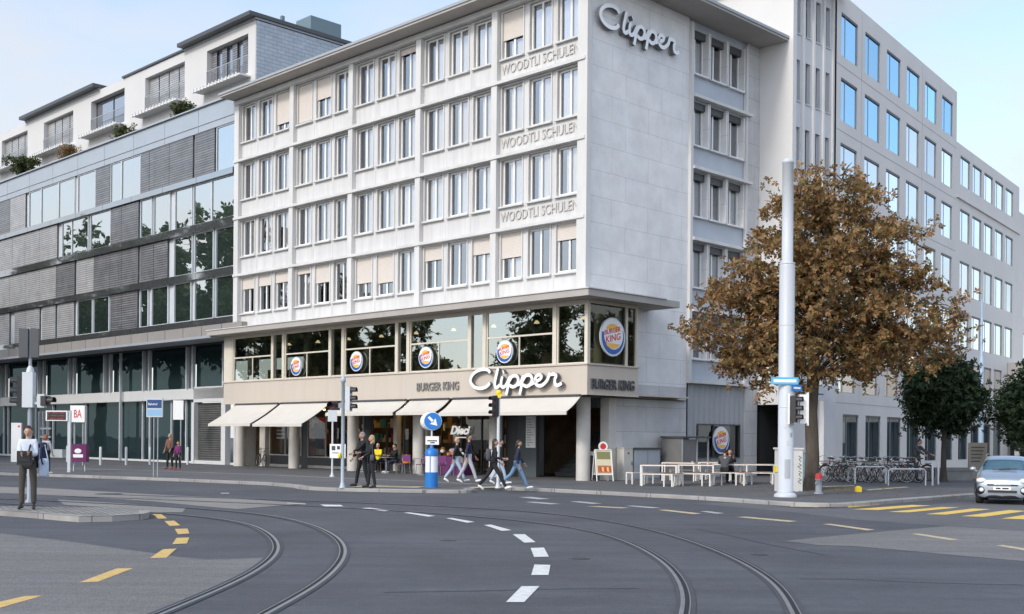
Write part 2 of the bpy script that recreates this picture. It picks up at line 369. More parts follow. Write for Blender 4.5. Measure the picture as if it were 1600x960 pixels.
G_BOX = glass('pane_restaurant', (.93, .95, .93), (.50, .54, .49), .38, see=True, wave=.10)
G_SHOP = glass('pane_shop', (.75, .8, .8), (.78, .80, .78), .05, see=True)
G_LEFT = glass('pane_green', (.93, .93, .91), (.045, .07, .062), .56, wave=.10)
G_LOW = glass('pane_teal', (.30, .40, .41), (.018, .032, .035), .08, wave=.10, rand=.3)
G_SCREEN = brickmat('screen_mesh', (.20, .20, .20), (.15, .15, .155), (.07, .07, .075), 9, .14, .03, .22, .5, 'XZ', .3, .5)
G_SCREEN2 = brickmat('screen_mesh_lit_tone', (.40, .395, .39), (.35, .345, .345), (.2, .2, .2), 9, .14, .03, .22, .5, 'XZ', .22, .5)  # paler copy of the screen mesh; its lit look is put into the colour
G_SLAB = glass('slab_edge_metal', (.74, .75, .76), (.10, .105, .11), .45, rough=.05, wave=.10)
G_MOD = glass('pane_pale', (.93, .95, .96), (.22, .24, .25), .70, wave=.22, rand=.38)
G_MODB = glass('pane_sky_tint', (.50, .78, .98), (.16, .22, .27), .72, wave=.22, rand=.35)  # upper panes: blue of the mirrored sky is put into the tint
G_MODLOW = glass('pane_ground', (.50, .58, .62), (.03, .04, .045), .10, curtains=True)
M_MOD = mat('facade_concrete_grey', (.68, .655, .62), .8, .05, .5)
M_MODD = mat('facade_joint', (.46, .46, .47), .8)
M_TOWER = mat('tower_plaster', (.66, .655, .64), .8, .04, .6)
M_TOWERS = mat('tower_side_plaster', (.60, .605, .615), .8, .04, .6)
M_CORR = mat('corrugated_grey', (.36, .375, .39), .6, .10, 1.0, stretch=(1, 1, .15))
M_BARK = mat('bark', (.085, .068, .052), .9, .45, 4, bump=.8, bscale=14, stretch=(1, 1, .35))
M_DBARK = mat('bark_dark', (.05, .042, .035), .9, .3, 5, bump=.6, bscale=14)
M_SKIN = mat('skin', (.50, .29, .20), .55)
M_HAIRD = mat('hair_dark', (.022, .015, .011), .6)
M_HAIRB = mat('hair_blond', (.42, .30, .16), .6)
M_HAIRG = mat('hair_grey', (.30, .28, .26), .6)
M_HAIRR = mat('hair_reddish', (.26, .08, .03), .6)

# ------------------------------------------------------------------ GROUND
PZ = .10
g = MB(); S = 900
g.quad((-S, -200, 0), (S, -200, 0), (S, S, 0), (-S, S, 0)); tag(g.build('road', M_ASPH), kind='structure')
def gp(l, z): return [(*G(x, y, 0).xy, z) for x, y in l]
def sheet(name, polys, m, z):
    b = MB()
    for p in polys: b.add(gp(p, z), [tuple(range(len(p)))])
    return tag(b.build(name, m), kind='structure')
inner_px = [(362.5, 811), (390, 819), (410, 827.5), (425, 837.5), (435, 850), (435, 860), (427.5, 871), (412.5, 885), (390, 899), (352.5, 917.5), (302.5, 937.5), (255, 957.5)]
sheet('pale_asphalt', [[(-120, 822), (0, 834), (60, 841), (133, 850), (180, 857), (233, 864), (280, 871), (320, 875), (360, 874.5), (420, 871.5), (412, 885), (388, 899), (350, 917.5), (300, 937.5), (252, 957.5), (160, 1010), (-250, 1010)],
      [(1225, 846), (1280, 840), (1380, 831), (1480, 822.5), (1600, 830), (1800, 842), (1800, 895), (1600, 877.5), (1500, 869), (1405, 860), (1330, 853.75), (1280, 852.5)]], M_ASPH_L, .004)  # two paler areas of road surface
sheet('concrete_lane', [[(-60, 759), (67, 763), (240, 773), (360, 779), (477, 787), (430, 791), (370, 796), (300, 790), (240, 784), (120, 776), (-60, 768)],
      [(90, 781), (190, 787), (290, 795), (285, 801), (236, 801), (190, 795), (100, 789)]], M_ASPH_C, .004)
sheet('light_lane', [[(1160, 786), (1250, 795), (1380, 795), (1500, 785), (1700, 786), (1800, 800), (1800, 826), (1600, 829.5), (1480, 822), (1420, 819), (1330, 812), (1240, 801), (1170, 795), (1080, 787)]], M_ASPH_M, .003)

def paving_block(name, edge, back, z, top, kerbw=.28, kmat=M_KERB):
    """raised pavement: outline edge (kerb side) + back; a granite kerb runs along the edge with its own upstand"""
    e = [Vector((p[0], p[1], 0)) for p in edge]; n = len(e)
    a = MB(); poly = [(p.x, p.y) for p in e] + list(back); a.add([(x, y, z) for x, y in poly], [tuple(range(len(poly)))])
    o = tag(a.build(name, top), kind='structure')
    k = MB(); path = e
    vs = []
    for i, p in enumerate(path):
        t = path[min(i + 1, n - 1)] - path[max(i - 1, 0)]; nn = Vector((-t.y, t.x, 0)).normalized()
        q = p - nn * .02; w = p + nn * kerbw
        vs += [(q.x, q.y, -.02), (q.x, q.y, z - .014), (q.x + nn.x * .02, q.y + nn.y * .02, z + .004), (w.x, w.y, z + .004)]
    fs = []
    for i in range(n - 1): fs += [(4 * i + j, 4 * i + 4 + j, 4 * i + 5 + j, 4 * i + 1 + j) for j in range(3)]
    k.add(vs, fs); tag(k.build('kerb', kmat), kind='structure')
    return o
near = [(-48, 62.5), (-36, 56.4), (-20.94, 48.6), (-15.05, 45.4), (-9.6, 41.8), (-7.6, 39.6), (-7.0, 38.3), (-6.2, 37.4), (-4.9, 36.9), (-3.2, 36.5), (-2.0, 36.35), (-1.35, 36.6), (-1.2, 37.2), (-1.35, 37.8)]
edge = spline([(x, y, 0) for x, y in near[:-1]], 5)
main = spline([(-1.35, 37.9, 0), (-.2, 38.7, 0), (.9, 38.2, 0), (2.3, 36.8, 0), (3.93, 35.2, 0), (5.63, 33.4, 0), (6.9, 31.6, 0), (7.7, 30.7, 0), (8.6, 30.5, 0), (9.6, 31.3, 0), (11.2, 33.1, 0), (14.18, 36.2, 0), (20, 42.6, 0), (32, 56, 0), (70, 100, 0), (140, 180, 0)], 6)
edge2 = [Vector((p.x, p.y, 0)) for p in edge] + [Vector((p.x, p.y, 0)) for p in main]
paving_block('pavement', edge2, [(140, 400), (-200, 400), (-200, 140), (-120, 99)], PZ, M_PAVE)
# flush pale kerb line that divides footway and tram stop
b = MB(); line = spline([(-60, 73, 0), (-40, 64.5, 0), (-23.8, 57.0, 0), (-17.25, 53.9, 0), (-10.69, 49.4, 0), (-6.5, 45.8, 0), (-3.6, 43.6, 0), (-1.6, 41.6, 0), (.6, 39.4, 0), (1.1, 38.9, 0)], 6)
ribbon(b, line, -.14, .14, PZ + .004); tag(b.build('kerb_line', M_KERB), kind='structure')
b = MB(); poly = [(p.x, p.y) for p in line if -45 < p.x < -3.2]
low = [(-45, 61.8), (-20.9, 49.4), (-15, 46.2), (-9.7, 42.5), (-7.7, 40.3), (-5, 40.3)]
b.add([(x, y - .16, PZ + .003) for x, y in poly] + [(x, y, PZ + .003) for x, y in reversed(low)], [tuple(range(len(poly) + len(low)))])
tag(b.build('tram_stop_surface', M_ASPH_M), kind='structure')
b = MB()
def tac(l, z=PZ + .005): b.add([(x, y, z) for x, y in l], [tuple(range(len(l)))])
tac([(-5.3, 38.2), (-3.1, 37.75), (-2.9, 38.9), (-5.0, 39.3)]); tac([(-1.2, 37.95), (.3, 38.95), (-.1, 39.6), (-1.5, 38.7)])
tag(b.build('tactile_paving', M_YEL_PALE), kind='structure')
# traffic island with cobbles
isl = [G(x, y, .12) for x, y in ((-160, 797), (0, 797.5), (45, 800.5), (123, 807), (175, 806), (222, 803.5), (233, 801), (232, 797.5), (215, 794.5), (140, 792.5), (50, 791.5), (-160, 790))]
b = MB(); b.prism([(p.x, p.y) for p in isl], -.02, .12, 0, 1); tag(b.build('traffic_island', [M_COBBLE, M_KERB]), kind='structure')
b = MB(); ribbon(b, [Vector((p.x, p.y, 0)) for p in isl[:8]], -.20, .012, .124); tag(b.build('island_kerb', M_KERB), kind='structure')

# tram rails: one thing per rail
outer_px = [(380, 797.5), (425, 805), (465, 813.75), (495, 822.5), (520, 833.75), (536, 847.5), (542, 860), (536, 875), (522.5, 892.5), (502.5, 908.75), (480, 923.75), (447.5, 941), (412.5, 960)]
rin_px = [(855, 812.5), (922.5, 827.5), (960, 837), (1000, 853), (1025, 867.5), (1045, 882.5), (1057.5, 895), (1069, 912.5), (1075, 930), (1074, 950), (1070, 960)]
rout_px = [(850, 797.5), (900, 806), (950, 815), (1000, 823), (1025, 829), (1075, 842.5), (1112.5, 856), (1150, 872.5), (1180, 887.5), (1205, 905), (1222.5, 920), (1235, 937.5), (1244, 960)]
def ext(px, far):
    p = [Vector((*q, 0)) for q in far] + [G(x, y) for x, y in px]; p = smooth_path(p, 2); d = (p[-1] - p[-2]).normalized()
    return smooth_path(spline(p + [p[-1] + d * 3, p[-1] + d * 8], 6), 12)
rails = [('left-hand inner rail of the tight tram curve beside the pale asphalt', ext(inner_px, [(-17, 31.2), (-12.5, 29.0), (-9.2, 27.0), (-7.2, 25.5)]), 1),
         ('outer rail of the tight tram curve between the yellow and the white dashes', ext(outer_px, [(-17.4, 32.8), (-12.6, 30.6), (-9.0, 28.8)]), 1),
         ('inner rail of the wide tram curve right of the white dashes', ext(rin_px, [(-12.5, 32.6), (-6.5, 30.4), (-2.3, 27.9)]), -1),
         ('outermost rail of the wide tram curve nearest the big white mast', ext(rout_px, [(-12.1, 33.9), (-6.0, 31.8), (-2.2, 30.0)]), -1)]
for lab, p, s in rails:
    root = empty('tram_rail', (0, 0, 0), 0, lab, 'tram rail', 'grooved tram rails curving through the road')
    q = MB(); ribbon(q, p, -.105, .105, .009); q.build('sealing_strip', M_SEAL, root)
    q = MB(); ribbon(q, p, *sorted((-.060 * s, -.014 * s)), .013); ribbon(q, p, *sorted((.036 * s, .050 * s)), .013); q.build('rail_head', M_STEEL, root)
    q = MB(); ribbon(q, p, *sorted((-.012 * s, .034 * s)), .011); q.build('groove', M_GROOVE, root)
def marks(name, label, cat, group, quads, m, z=.007):
    for i, qd in enumerate(quads):
        b = MB(); b.add(gp(qd, z), [tuple(range(len(qd)))]); tag(b.build(name, m), kind='structure')
white = [[(815, 917), (843, 917), (819, 942), (790.5, 942)], [(835, 883), (860, 883.75), (857, 899.5), (830, 899.5)], [(829, 857), (850, 856.5), (857.5, 870.75), (834.5, 871.25)],
         [(801, 835.5), (820, 835.5), (837, 848), (819, 848.75)], [(756, 821), (767.5, 820.5), (799.5, 829.25), (784, 830.25)], [(697, 810.5), (706, 810), (742, 816.25), (730, 817.5)],
         [(630.5, 801.75), (640, 801.25), (680, 806.75), (669, 808)], [(565, 794.5), (577, 794), (612.5, 798), (600, 799.5)], [(500, 789), (532, 789.5), (537, 792), (508, 792)]]
yell = [[(238, 804), (252, 804), (261, 810.7), (247, 811.3)], [(257, 815), (272, 814.3), (282, 821.7), (265, 822.7)], [(273, 827.3), (293, 826.7), (296, 834.3), (278, 835.7)], [(276, 841.3), (296, 840.7), (292, 850), (269, 851.3)],
        [(255, 859), (276, 858), (260, 872.3), (234, 873)], [(182, 889.3), (208, 889), (153, 910), (124, 911)], [(40, 932.3), (66, 932), (0, 951), (-40, 957), (-30, 950), (0, 941.5)], [(-30, 801), (0, 801.7), (18, 802.3), (0, 806.7), (-30, 809)]]
marks('lane_marking', '', '', '', white, M_WHITE_PAINT); marks('cycle_lane_marking', '', '', '', yell, M_YEL_PAINT)
walk = [[(1332, 796.5), (1372, 797.5), (1455, 790.5), (1425, 789.5)], [(1388, 800.5), (1419, 801.3), (1499, 793.5), (1472, 792.8)], [(1446, 804), (1478, 804.8), (1548, 796.3), (1520, 795.2)], [(1502, 807.3), (1537, 808.2), (1604, 799.2), (1577, 797.5)],
        [(1564, 811), (1602, 812), (1668, 802), (1634, 800)], [(1632, 815), (1672, 816), (1740, 805), (1700, 803)], [(1272, 793.2), (1325, 793.7), (1375, 789.2), (1345, 788.2)]]
marks('crossing_marking', '', '', '', walk, M_YEL_WALK)
marks('faded_marking', '', '', '', [[(1286, 819.6), (1298, 819.2), (1367, 828.5), (1354, 829.6)], [(1424, 835), (1436, 834.5), (1499, 844), (1484, 844.6)], [(1556, 853), (1568, 852.5), (1640, 864), (1625, 865)],
      [(1150, 808.5), (1166, 808), (1246, 815), (1232, 816.3)], [(1027, 797.5), (1040, 797), (1096, 803), (1084, 804.2)], [(1235, 790.8), (1325, 792.6), (1325, 794), (1235, 792.2)], [(915, 791.8), (935, 791.5), (985, 794.2), (970, 794.9)]], M_YEL_PALE)
marks('worn_white_marking', '', '', '', [[(890, 784.3), (905, 784), (941, 787.3), (925, 788)], [(810, 777.4), (830, 777), (860, 780.2), (840, 780.8)], [(820, 785), (835, 784.6), (876, 788), (860, 788.7)], [(1093, 799.7), (1105, 799.3), (1132, 802.5), (1120, 803.3)],
      [(977, 791), (990, 790.7), (1032, 794), (1018, 794.8)], [(447, 786), (477, 787.3), (478, 788.9), (450, 787.5)], [(345, 770.6), (358, 770.6), (358, 772), (345, 772)]], M_WORN_WHITE)
# manhole cover
def cover(x, y, r):
    c = G(x, y); b = MB(); b.cyl((c.x, c.y, .004), (c.x, c.y, .012), r, n=28); b.cyl((c.x, c.y, .012), (c.x, c.y, .014), r * .82, n=28, mi=1)
    return tag(b.build('manhole_cover', [M_DGREY, M_SEAL]), 'round dark iron manhole cover set in the far concrete lane', 'manhole cover')
cover(170, 772.5, .4)

# ------------------------------------------------------------------ CORNER BUILDING
A = R(-44.77); P0 = Vector((2.855, 45.2, 0))
CB = empty('corner_building', P0, A, 'white corner building with overhanging flat roof and glazed restaurant storey above awnings', 'building')
MW = Matrix.Translation(P0) @ Matrix.Rotation(A, 4, 'Z')          # local -> world
def W(x, y, z=0): return MW @ Vector((x, y, z))
PIL = [-25.15, -20.0, -15.05, -10.05, -5.13, -.25]
ST = [7.38, 10.47, 13.56, 16.67]; WO = [.83, 2.43, 4.0]
ff = lambda u, w, d: (u, .10 + d, w)
holes = []; WINS = []
for bi in range(5):
    for si, s in enumerate(ST):
        for k, o in enumerate(WO):
            c = PIL[bi] + .06 + o; holes.append((c - .61, c + .61, s + 1.02, s + 2.96)); WINS.append((bi, si, k, c, s + 1.05))
b = MB(); wall(b, ff, -25.4, -.02, 7.3, 20.0, holes, .24, 0, 1)
b.build('front_wall', [M_PANEL, M_TRIM], CB)
b = MB()
for i, x in enumerate(PIL): b.box(x - (.25 if i == 0 else .17), x + (.25 if i == 5 else .17), -.14, .098, 7.42, 19.72)
for s in ST[1:]: b.box(-25.4, 0, -.20, .097, s - .07, s + .06)
b.box(-25.4, 0, -.20, .096, 19.72, 19.96)
b.build('pilasters', M_FRONT, CB)
b = MB()
for s in ST:                                               # surrounds and panel joints
    for bi in range(5):
        for o in WO:
            c = PIL[bi] + .06 + o; z0, z1 = s + 1.02, s + 2.96
            b.box(c - .67, c - .61, .05, .10, z0 - .02, z1 + .06); b.box(c + .61, c + .67, .05, .10, z0 - .02, z1 + .06)
            b.box(c - .61, c + .61, .054, .10, z1, z1 + .055); b.box(c - .70, c + .70, -.04, .10, z0 - .09, z0 - .022)
            b.box(c + .79, c + .80, .088, .10, s + .1, z0 - .1)
b.build('window_surrounds', M_FRONT, CB)
fm = MB(); w2, h = .61, 1.94
for a in ((-w2, -w2 + .07), (w2 - .07, w2), (-.05, .05)): fm.box(a[0], a[1], .18, .25, 0, h)
fm.box(-w2 + .07, w2 - .07, .182, .248, 0, .08); fm.box(-w2 + .07, w2 - .07, .182, .248, h - .08, h)
fm.box(-w2, w2, .10, .18, -.02, .02)
FM = fm.mesh('window', M_WFRAME)
pm = MB()
for a, c in ((-w2 + .07, -.05), (.05, w2 - .07)): pm.quad((a, .225, .08), (c, .225, .08), (c, .225, h - .08), (a, .225, h - .08))
PM = pm.mesh('pane', G_WIN)
CURTS = []
for a, c in ((-.30, .60), (-.26, .56), (-.2, .6), (.12, .6), (-.5, .56)):
    cm = MB(); n = 16
    vs = [(a + (c - a) * i / n, .32 + .025 * math.sin(i * 2.1), z) for i in range(n + 1) for z in (.0, h)]
    cm.add(vs, [(2 * i, 2 * i + 2, 2 * i + 3, 2 * i + 1) for i in range(n)], 0, True); CURTS.append(cm.mesh('curtain', M_CURT))
BL = {}
def blind(fr):
    if fr not in BL:
        q = MB(); q.box(-w2, w2, .12, .15, h * (1 - fr), h); q.box(-w2, w2, .115, .155, h * (1 - fr) - .03, h * (1 - fr)); BL[fr] = q.mesh('roller_blind', M_BLIND)
    return BL[fr]
BF = {(0, 3, 2): .8, (1, 3, 0): 1 - .06, (1, 3, 1): .5, (2, 3, 2): .12, (4, 3, 0): .58, (0, 0, 0): .32, (0, 0, 1): .3, (0, 0, 2): .28, (1, 0, 0): .15, (1, 0, 1): .45, (2, 0, 0): .62, (2, 0, 1): .68,
      (3, 0, 0): .32, (3, 0, 2): .35, (4, 0, 0): .52, (4, 0, 2): .32}
def window(loc, rot, key, curt):
    o = D.objects.new('window', FM); COL.objects.link(o); o.parent = CB; o.location = loc; o.rotation_euler = (0, 0, rot)
    p = D.objects.new('pane', PM); COL.objects.link(p); p.parent = o
    if curt is not None: c = D.objects.new('curtain', CURTS[curt]); COL.objects.link(c); c.parent = o
    if key in BF: c = D.objects.new('roller_blind', blind(BF[key])); COL.objects.link(c); c.parent = o
for bi, si, k, c, z in WINS:
    r = random.random()
    curt = None if (si == 0 and r < .65) else random.choice([0, 0, 1, 2, 0, 4] if si else [3, 0])
    if bi == 4 and si > 0: curt = random.choice([0, 0, 4])
    window((c, .02, z - .03), 0, (bi, si, k), curt)
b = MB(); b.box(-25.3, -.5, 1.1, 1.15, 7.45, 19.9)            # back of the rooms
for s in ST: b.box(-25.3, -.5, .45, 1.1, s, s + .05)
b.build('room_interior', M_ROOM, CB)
# roof slab
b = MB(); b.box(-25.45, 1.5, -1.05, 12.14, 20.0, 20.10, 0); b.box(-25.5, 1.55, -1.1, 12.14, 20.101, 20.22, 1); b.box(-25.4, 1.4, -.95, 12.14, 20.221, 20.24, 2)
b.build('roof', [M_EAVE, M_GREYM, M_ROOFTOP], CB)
# side wall, stone slabs
b = MB(); fs_ = lambda u, w, d: (-d, u, w)
b.box(-.4, 0, 0, 1.9, 7.38, 19.99); b.box(-.4, 0, 1.9, 6.62, 4.0, 19.99)
b.build('side_wall', M_STONE, CB)
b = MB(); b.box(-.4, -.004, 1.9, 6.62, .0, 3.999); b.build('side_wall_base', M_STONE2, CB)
b = MB(); b.box(-.02, .10, -.16, .10, 7.42, 19.98); b.box(-.1, .14, 6.62, 6.80, 4.2, 19.8); b.box(-.1, .06, 10.98, 11.12, 4.2, 19.8)
SS = [4.27] + ST
for s in SS: b.box(-.1, .22, 6.80, 11.3, s - .07, s + .06)
b.build('side_trim', M_FRONT, CB)
sw = [(s, c) for s in SS for c in (7.45, 8.85, 10.25)]
b = MB(); wall(b, lambda u, w, d: (-.12 - d, u, w), 6.62, 11.12, 4.2, 19.99, [(c - .61, c + .61, s + 1.02, s + 2.96) for s, c in sw], .3, 0, 1)
b.build('side_window_wall', [mat('side_spandrel', (.44, .48, .53), .7, .06, 1.2), M_STONE], CB)
for s, c in sw: b = MB(); b.box(-.12, .0, c - .68, c - .61, s + 1.0, s + 3.0); b.box(-.12, .0, c + .61, c + .68, s + 1.0, s + 3.0); b.box(-.12, .05, c - .6, c + .6, s + .96, s + 1.03); b.build('window_surround', M_STONE, CB)
for s, c in sw: b = MB(); b.box(-.30, -.16, c - .58, c + .58, s + 2.66, s + 2.955); b.build('blind_case', M_DGREY, CB)
for s, c in sw: window((-.14, c, s + 1.02), R(90), None, random.choice([3, None, None]))
b = MB(); b.box(-1.1, -1.05, 6.6, 11.2, 4.3, 19.9); b.build('side_room_interior', M_ROOM, CB)
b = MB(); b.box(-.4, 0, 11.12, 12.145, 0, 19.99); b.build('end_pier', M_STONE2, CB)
# corrugated panel with shop window
b = MB(); n = 60; hw = (7.5, 10.8, .98, 2.4)
def corr(y): return -.10 + .035 * math.sin(y * 16)
for i in range(n * 2):
    y0 = 6.8 + (11.1 - 6.8) * i / (n * 2); y1 = 6.8 + (11.1 - 6.8) * (i + 1) / (n * 2)
    for z0, z1 in (((0, 4.2),) if (y1 <= hw[0] or y0 >= hw[1]) else ((0, hw[2]), (hw[3], 4.2))):
        b.add([(corr(y0), y0, z0), (corr(y1), y1, z0), (corr(y1), y1, z1), (corr(y0), y0, z1)], [(0, 1, 2, 3)], 0, True)
b.build('corrugated_panel', M_CORR, CB)
b = MB()
for y in (7.5, 8.7, 10.74): b.box(-.14, -.02, y, y + .06, .98, 2.4)
b.box(-.14, -.01, 7.5, 10.8, .93, .98); b.box(-.14, -.01, 7.5, 10.8, 2.4, 2.46)
o = b.build('shop_window', M_DGREY, CB)
q = MB(); q.quad((-.10, 7.5, .98), (-.10, 10.8, .98), (-.10, 10.8, 2.4), (-.10, 7.5, 2.4)); q.build('pane', G_SHOP, o)
q = MB(); q.box(-1.5, -1.45, 7.2, 11.1, .1, 2.6); q.box(-1.4, -.4, 7.5, 9.6, .9, 1.2); q.box(-1.3, -.9, 9.9, 10.5, 1.2, 2.1); q.build('shop_interior', M_ROOM, o)

# ---- first-floor glass box and canopy
c1, c2 = -.7, .7
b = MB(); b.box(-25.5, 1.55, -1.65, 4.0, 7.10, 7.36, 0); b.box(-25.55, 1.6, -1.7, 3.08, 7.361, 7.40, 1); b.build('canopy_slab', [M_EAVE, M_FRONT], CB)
o = b
b = MB(); b.box(-25.35, c2, c1, c1 + .12, 3.50, 4.60); b.box(c2 - .12, c2, c1 + .12, 2.4, 3.50, 4.60); b.box(-25.35, c2 - .12, c1 + .12, 6, 3.50, 3.56)
for x in range(1, 14): b.box(-25.35 + x * 1.87, -25.335 + x * 1.87, c1 - .004, c1, 3.52, 4.58)
b.box(-25.4, c2 + .04, c1 - .05, c1 + .14, 4.60, 4.66); b.box(c2 - .14, c2 + .05, c1 + .14, 2.45, 4.60, 4.66); b.box(-25.4, c2 + .03, c1 - .035, c1 + .1, 3.44, 3.50); b.box(c2 - .1, c2 + .035, c1 + .1, 2.43, 3.44, 3.50)
b.build('fascia_band', M_BEIGE, CB)
wide = [(-24.57, -20.73), (-19.75, -15.79), (-14.77, -10.75), (-9.95, -5.92), (-5.02, -1.03)]; nar = [(-20.73, -19.75), (-15.79, -14.77), (-10.75, -9.95), (-5.92, -5.02)]
b = MB(); Z0, Z1 = 4.66, 6.98
b.box(-25.35, -24.57, c1, c1 + .2, Z0, Z1 + .1)
for a, c in wide:
    for x in (a, c): b.box(x - .10, x + .10, c1 + .0, c1 + .22, Z0, Z1)
b.box(c2 - .16, c2, c1, c1 + .16, Z0, Z1); b.box(-25.3, c2, c1 + .02, c1 + .2, Z1, 7.1); b.box(c2 - .2, c2 - .02, c1 + .2, 2.4, Z1, 7.1)
b.box(c2 - .16, c2, 1.62, 1.74, Z0, Z1); b.box(c2 - .2, c2, 2.28, 2.4, Z0, Z1)
b.build('window_posts', M_BEIGE_L, CB)
def rwin(a, c, logo, tr=True):
    q = MB(); y = c1 + .06
    for x0, x1 in ((a + .10, a + .16), (c - .16, c - .10)): q.box(x0, x1, y, y + .06, Z0, Z1)
    q.box(a + .16, c - .16, y, y + .06, Z0, Z0 + .05); q.box(a + .16, c - .16, y, y + .06, Z1 - .05, Z1)
    if tr: q.box(a + .16, c - .16, y + .002, y + .07, 5.87, 5.94); m = (a + c) / 2; q.box(m - .03, m + .03, y + .004, y + .06, Z0 + .05, 5.87)
    o = q.build('restaurant_window', M_BEIGE_L, CB)
    p = MB(); p.quad((a + .12, y + .03, Z0), (c - .12, y + .03, Z0), (c - .12, y + .03, Z1), (a + .12, y + .03, Z1)); p.build('pane', G_BOX, o)
for a, c in wide: rwin(a, c, 1)
for a, c in nar: rwin(a - .06, c + .06, 0, False)
rwin(-1.03, .66, 0, False)
q = MB(); q.box(c2 - .12, c2 - .06, c1 + .16, c1 + .2, Z0, Z1); q.box(c2 - .12, c2 - .06, 1.56, 1.62, Z0, Z1); q.box(c2 - .12, c2 - .06, c1 + .2, 1.56, Z0, Z0 + .05)
o = q.build('corner_side_window', M_DGREY, CB)
p = MB(); p.quad((c2 - .09, c1 + .2, Z0), (c2 - .09, 2.3, Z0), (c2 - .09, 2.3, Z1), (c2 - .09, c1 + .2, Z1)); p.build('pane', glass('pane_corner', (.6, .62, .58), (.5, .5, .42), .06, see=True), o)
b = MB(); b.box(-25.3, -.45, 5.0, 5.05, 4.6, 7.05); b.box(-25.3, -.45, -.5, 5.0, 4.61, 4.65); b.box(-.45, .58, -.5, 2.38, 4.61, 4.65); b.box(-25.3, -.45, -.5, 5, 7.04, 7.08); b.box(-.41, .58, 2.2, 2.38, 4.66, 7.0)
for i in range(12): b.box(-24 + i * 2.05, -23.0 + i * 2.05, 1.2, 1.9, 4.6, 5.35, 0)
b.build('restaurant_interior', mat('restaurant_room', (.22, .19, .14), .9, .5, .8), CB)
b = MB(); b.box(-.35, -.2, 1.3, 1.7, 4.6, 7.05); b.cyl((-.2, 1.0, 4.6), (-.2, 1.0, 7.05), .2)
for x in PIL[:5]: b.cyl((x + 1.0, .3, 4.6), (x + 1.0, .3, 7.05), .22)
b.build('restaurant_columns', mat('column_cream', (.52, .50, .40), .8), CB)
b = MB()
for i in range(9): b.cyl((-22 + i * 2.6, 1.2, 6.6), (-22 + i * 2.6, 1.2, 6.72), .13, .05, 12)
b.build('pendant_lamps', mat('pendant_glow', (.8, .6, .35), .5, emit=((1, .75, .45), .9)), CB)

# ---- ground floor
cols = [-25.3, -20.15, -15.2, -10.3, -5.3, -.35]
for x in cols:
    q = MB(); q.cyl((x, .3, PZ), (x, .3, 3.45), .28, n=28); q.build('column', M_COL, CB)
for q in ((-25.45, -25.3, .0, 2.4), (-24.75, -24.2, 1.2, 1.6), (-.45, 0.0, 1.45, 1.9), (-12.2, -11.9, 2.2, 2.5), (-14.2, -13.95, 2.0, 2.3)): b = MB(); b.box(*q, 0, 3.44); b.build('pier', M_COL, CB)
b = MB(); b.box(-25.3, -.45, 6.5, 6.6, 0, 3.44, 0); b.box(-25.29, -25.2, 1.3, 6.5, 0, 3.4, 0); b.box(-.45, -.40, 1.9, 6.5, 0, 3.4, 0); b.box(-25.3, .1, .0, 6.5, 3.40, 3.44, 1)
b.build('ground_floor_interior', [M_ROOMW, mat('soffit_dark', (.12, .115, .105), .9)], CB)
# shop windows behind the columns
def shopwin(a, c, z0, z1, y, n=2, fm=M_TRIM, sill=True):
    q = MB(); zb = PZ
    for i in range(n + 1):
        x = a + (c - a) * i / n; q.box(x - .035, x + .035, y, y + .08, z0, z1)
    q.box(a, c, y - .01, y + .09, z0 - .07, z0); q.box(a, c, y - .01, y + .09, z1, z1 + .07)
    if sill: q.box(a, c, y + .02, y + .1, zb, zb + .14)
    o = q.build('shop_window', fm, CB)
    p = MB(); p.quad((a, y + .04, z0), (c, y + .04, z0), (c, y + .04, z1), (a, y + .04, z1)); p.build('pane', G_SHOP, o)
    if sill: s = MB(); s.box(a, c, y + .06, y + .12, zb + .14, z0 - .07); s.build('stall_riser', M_DGREY, o)
    return o
shopwin(-24.15, -21.2, .78, 3.2, 1.45, 2); shopwin(-20.6, -15.9, .72, 3.2, 1.45, 3); shopwin(-15.0, -12.3, .5, 3.2, 2.2, 2, M_DGREY); shopwin(-11.8, -7.6, .15, 3.0, 3.0, 3, M_DGREY, False)
b = MB(); b.box(-15.9, -15.3, 1.5, 1.62, 0, 3.4); b.box(-21.2, -20.6, 1.5, 1.62, 0, 3.4); b.build('shop_wall', M_DGREY, CB)
b = MB(); b.box(-5.15, -4.05, 1.5, 1.7, 0, 2.95, 0); b.box(-7.6, -5.2, 3.2, 3.3, 0, 3.4, 1); b.box(-7.6, -4.0, 1.3, 1.55, 2.95, 3.44, 1); b.box(-4.05, -.45, 1.3, 1.5, 3.0, 3.44, 1)
b.build('entrance_panels', [mat('slate_panel', (.075, .09, .10), .5), M_DGREY], CB)
b = MB(); b.box(-2.55, -2.35, 2.4, 2.7, 0, 3.4, 0); b.box(-3.35, -3.0, 3.4, 3.6, 0, 2.4, 1); b.box(-2.35, -.5, 4.6, 4.7, 0, 3.4, 2)
b.build('entrance_walls', [mat('cream_post', (.55, .44, .28), .7), mat('orange_wood', (.46, .20, .07), .6, .3, 3), mat('brown_wall', (.17, .105, .06), .8)], CB)
for x in (-2.0, -1.75, -1.35): q = MB(); q.box(x, x + .17, 4.55, 4.6, 1.75, 2.15); q.build('wall_picture', M_BLACK, CB)
b = MB()
for i in range(12): b.box(-4.9 + i * .02, -3.5, 3.6 + i * .25, 3.85 + i * .25, .1, .28 + i * .18)
b.build('stairs', M_DGREY, CB)
lamp_m = mat('shop_lamp', (.9, .6, .3), .5, emit=((1, .62, .25), 6))
for x in [-23.8, -22.7, -21.8, -20.2, -19.2, -18.2, -17.3, -16.4, -14.4, -13.2, -11.2, -9.6]:
    q = MB(); q.cyl((x, 2.0 + (x * 7 % 1.4), 3.18), (x, 2.0 + (x * 7 % 1.4), 3.26), .12, n=12); q.build('ceiling_lamp', lamp_m, CB)
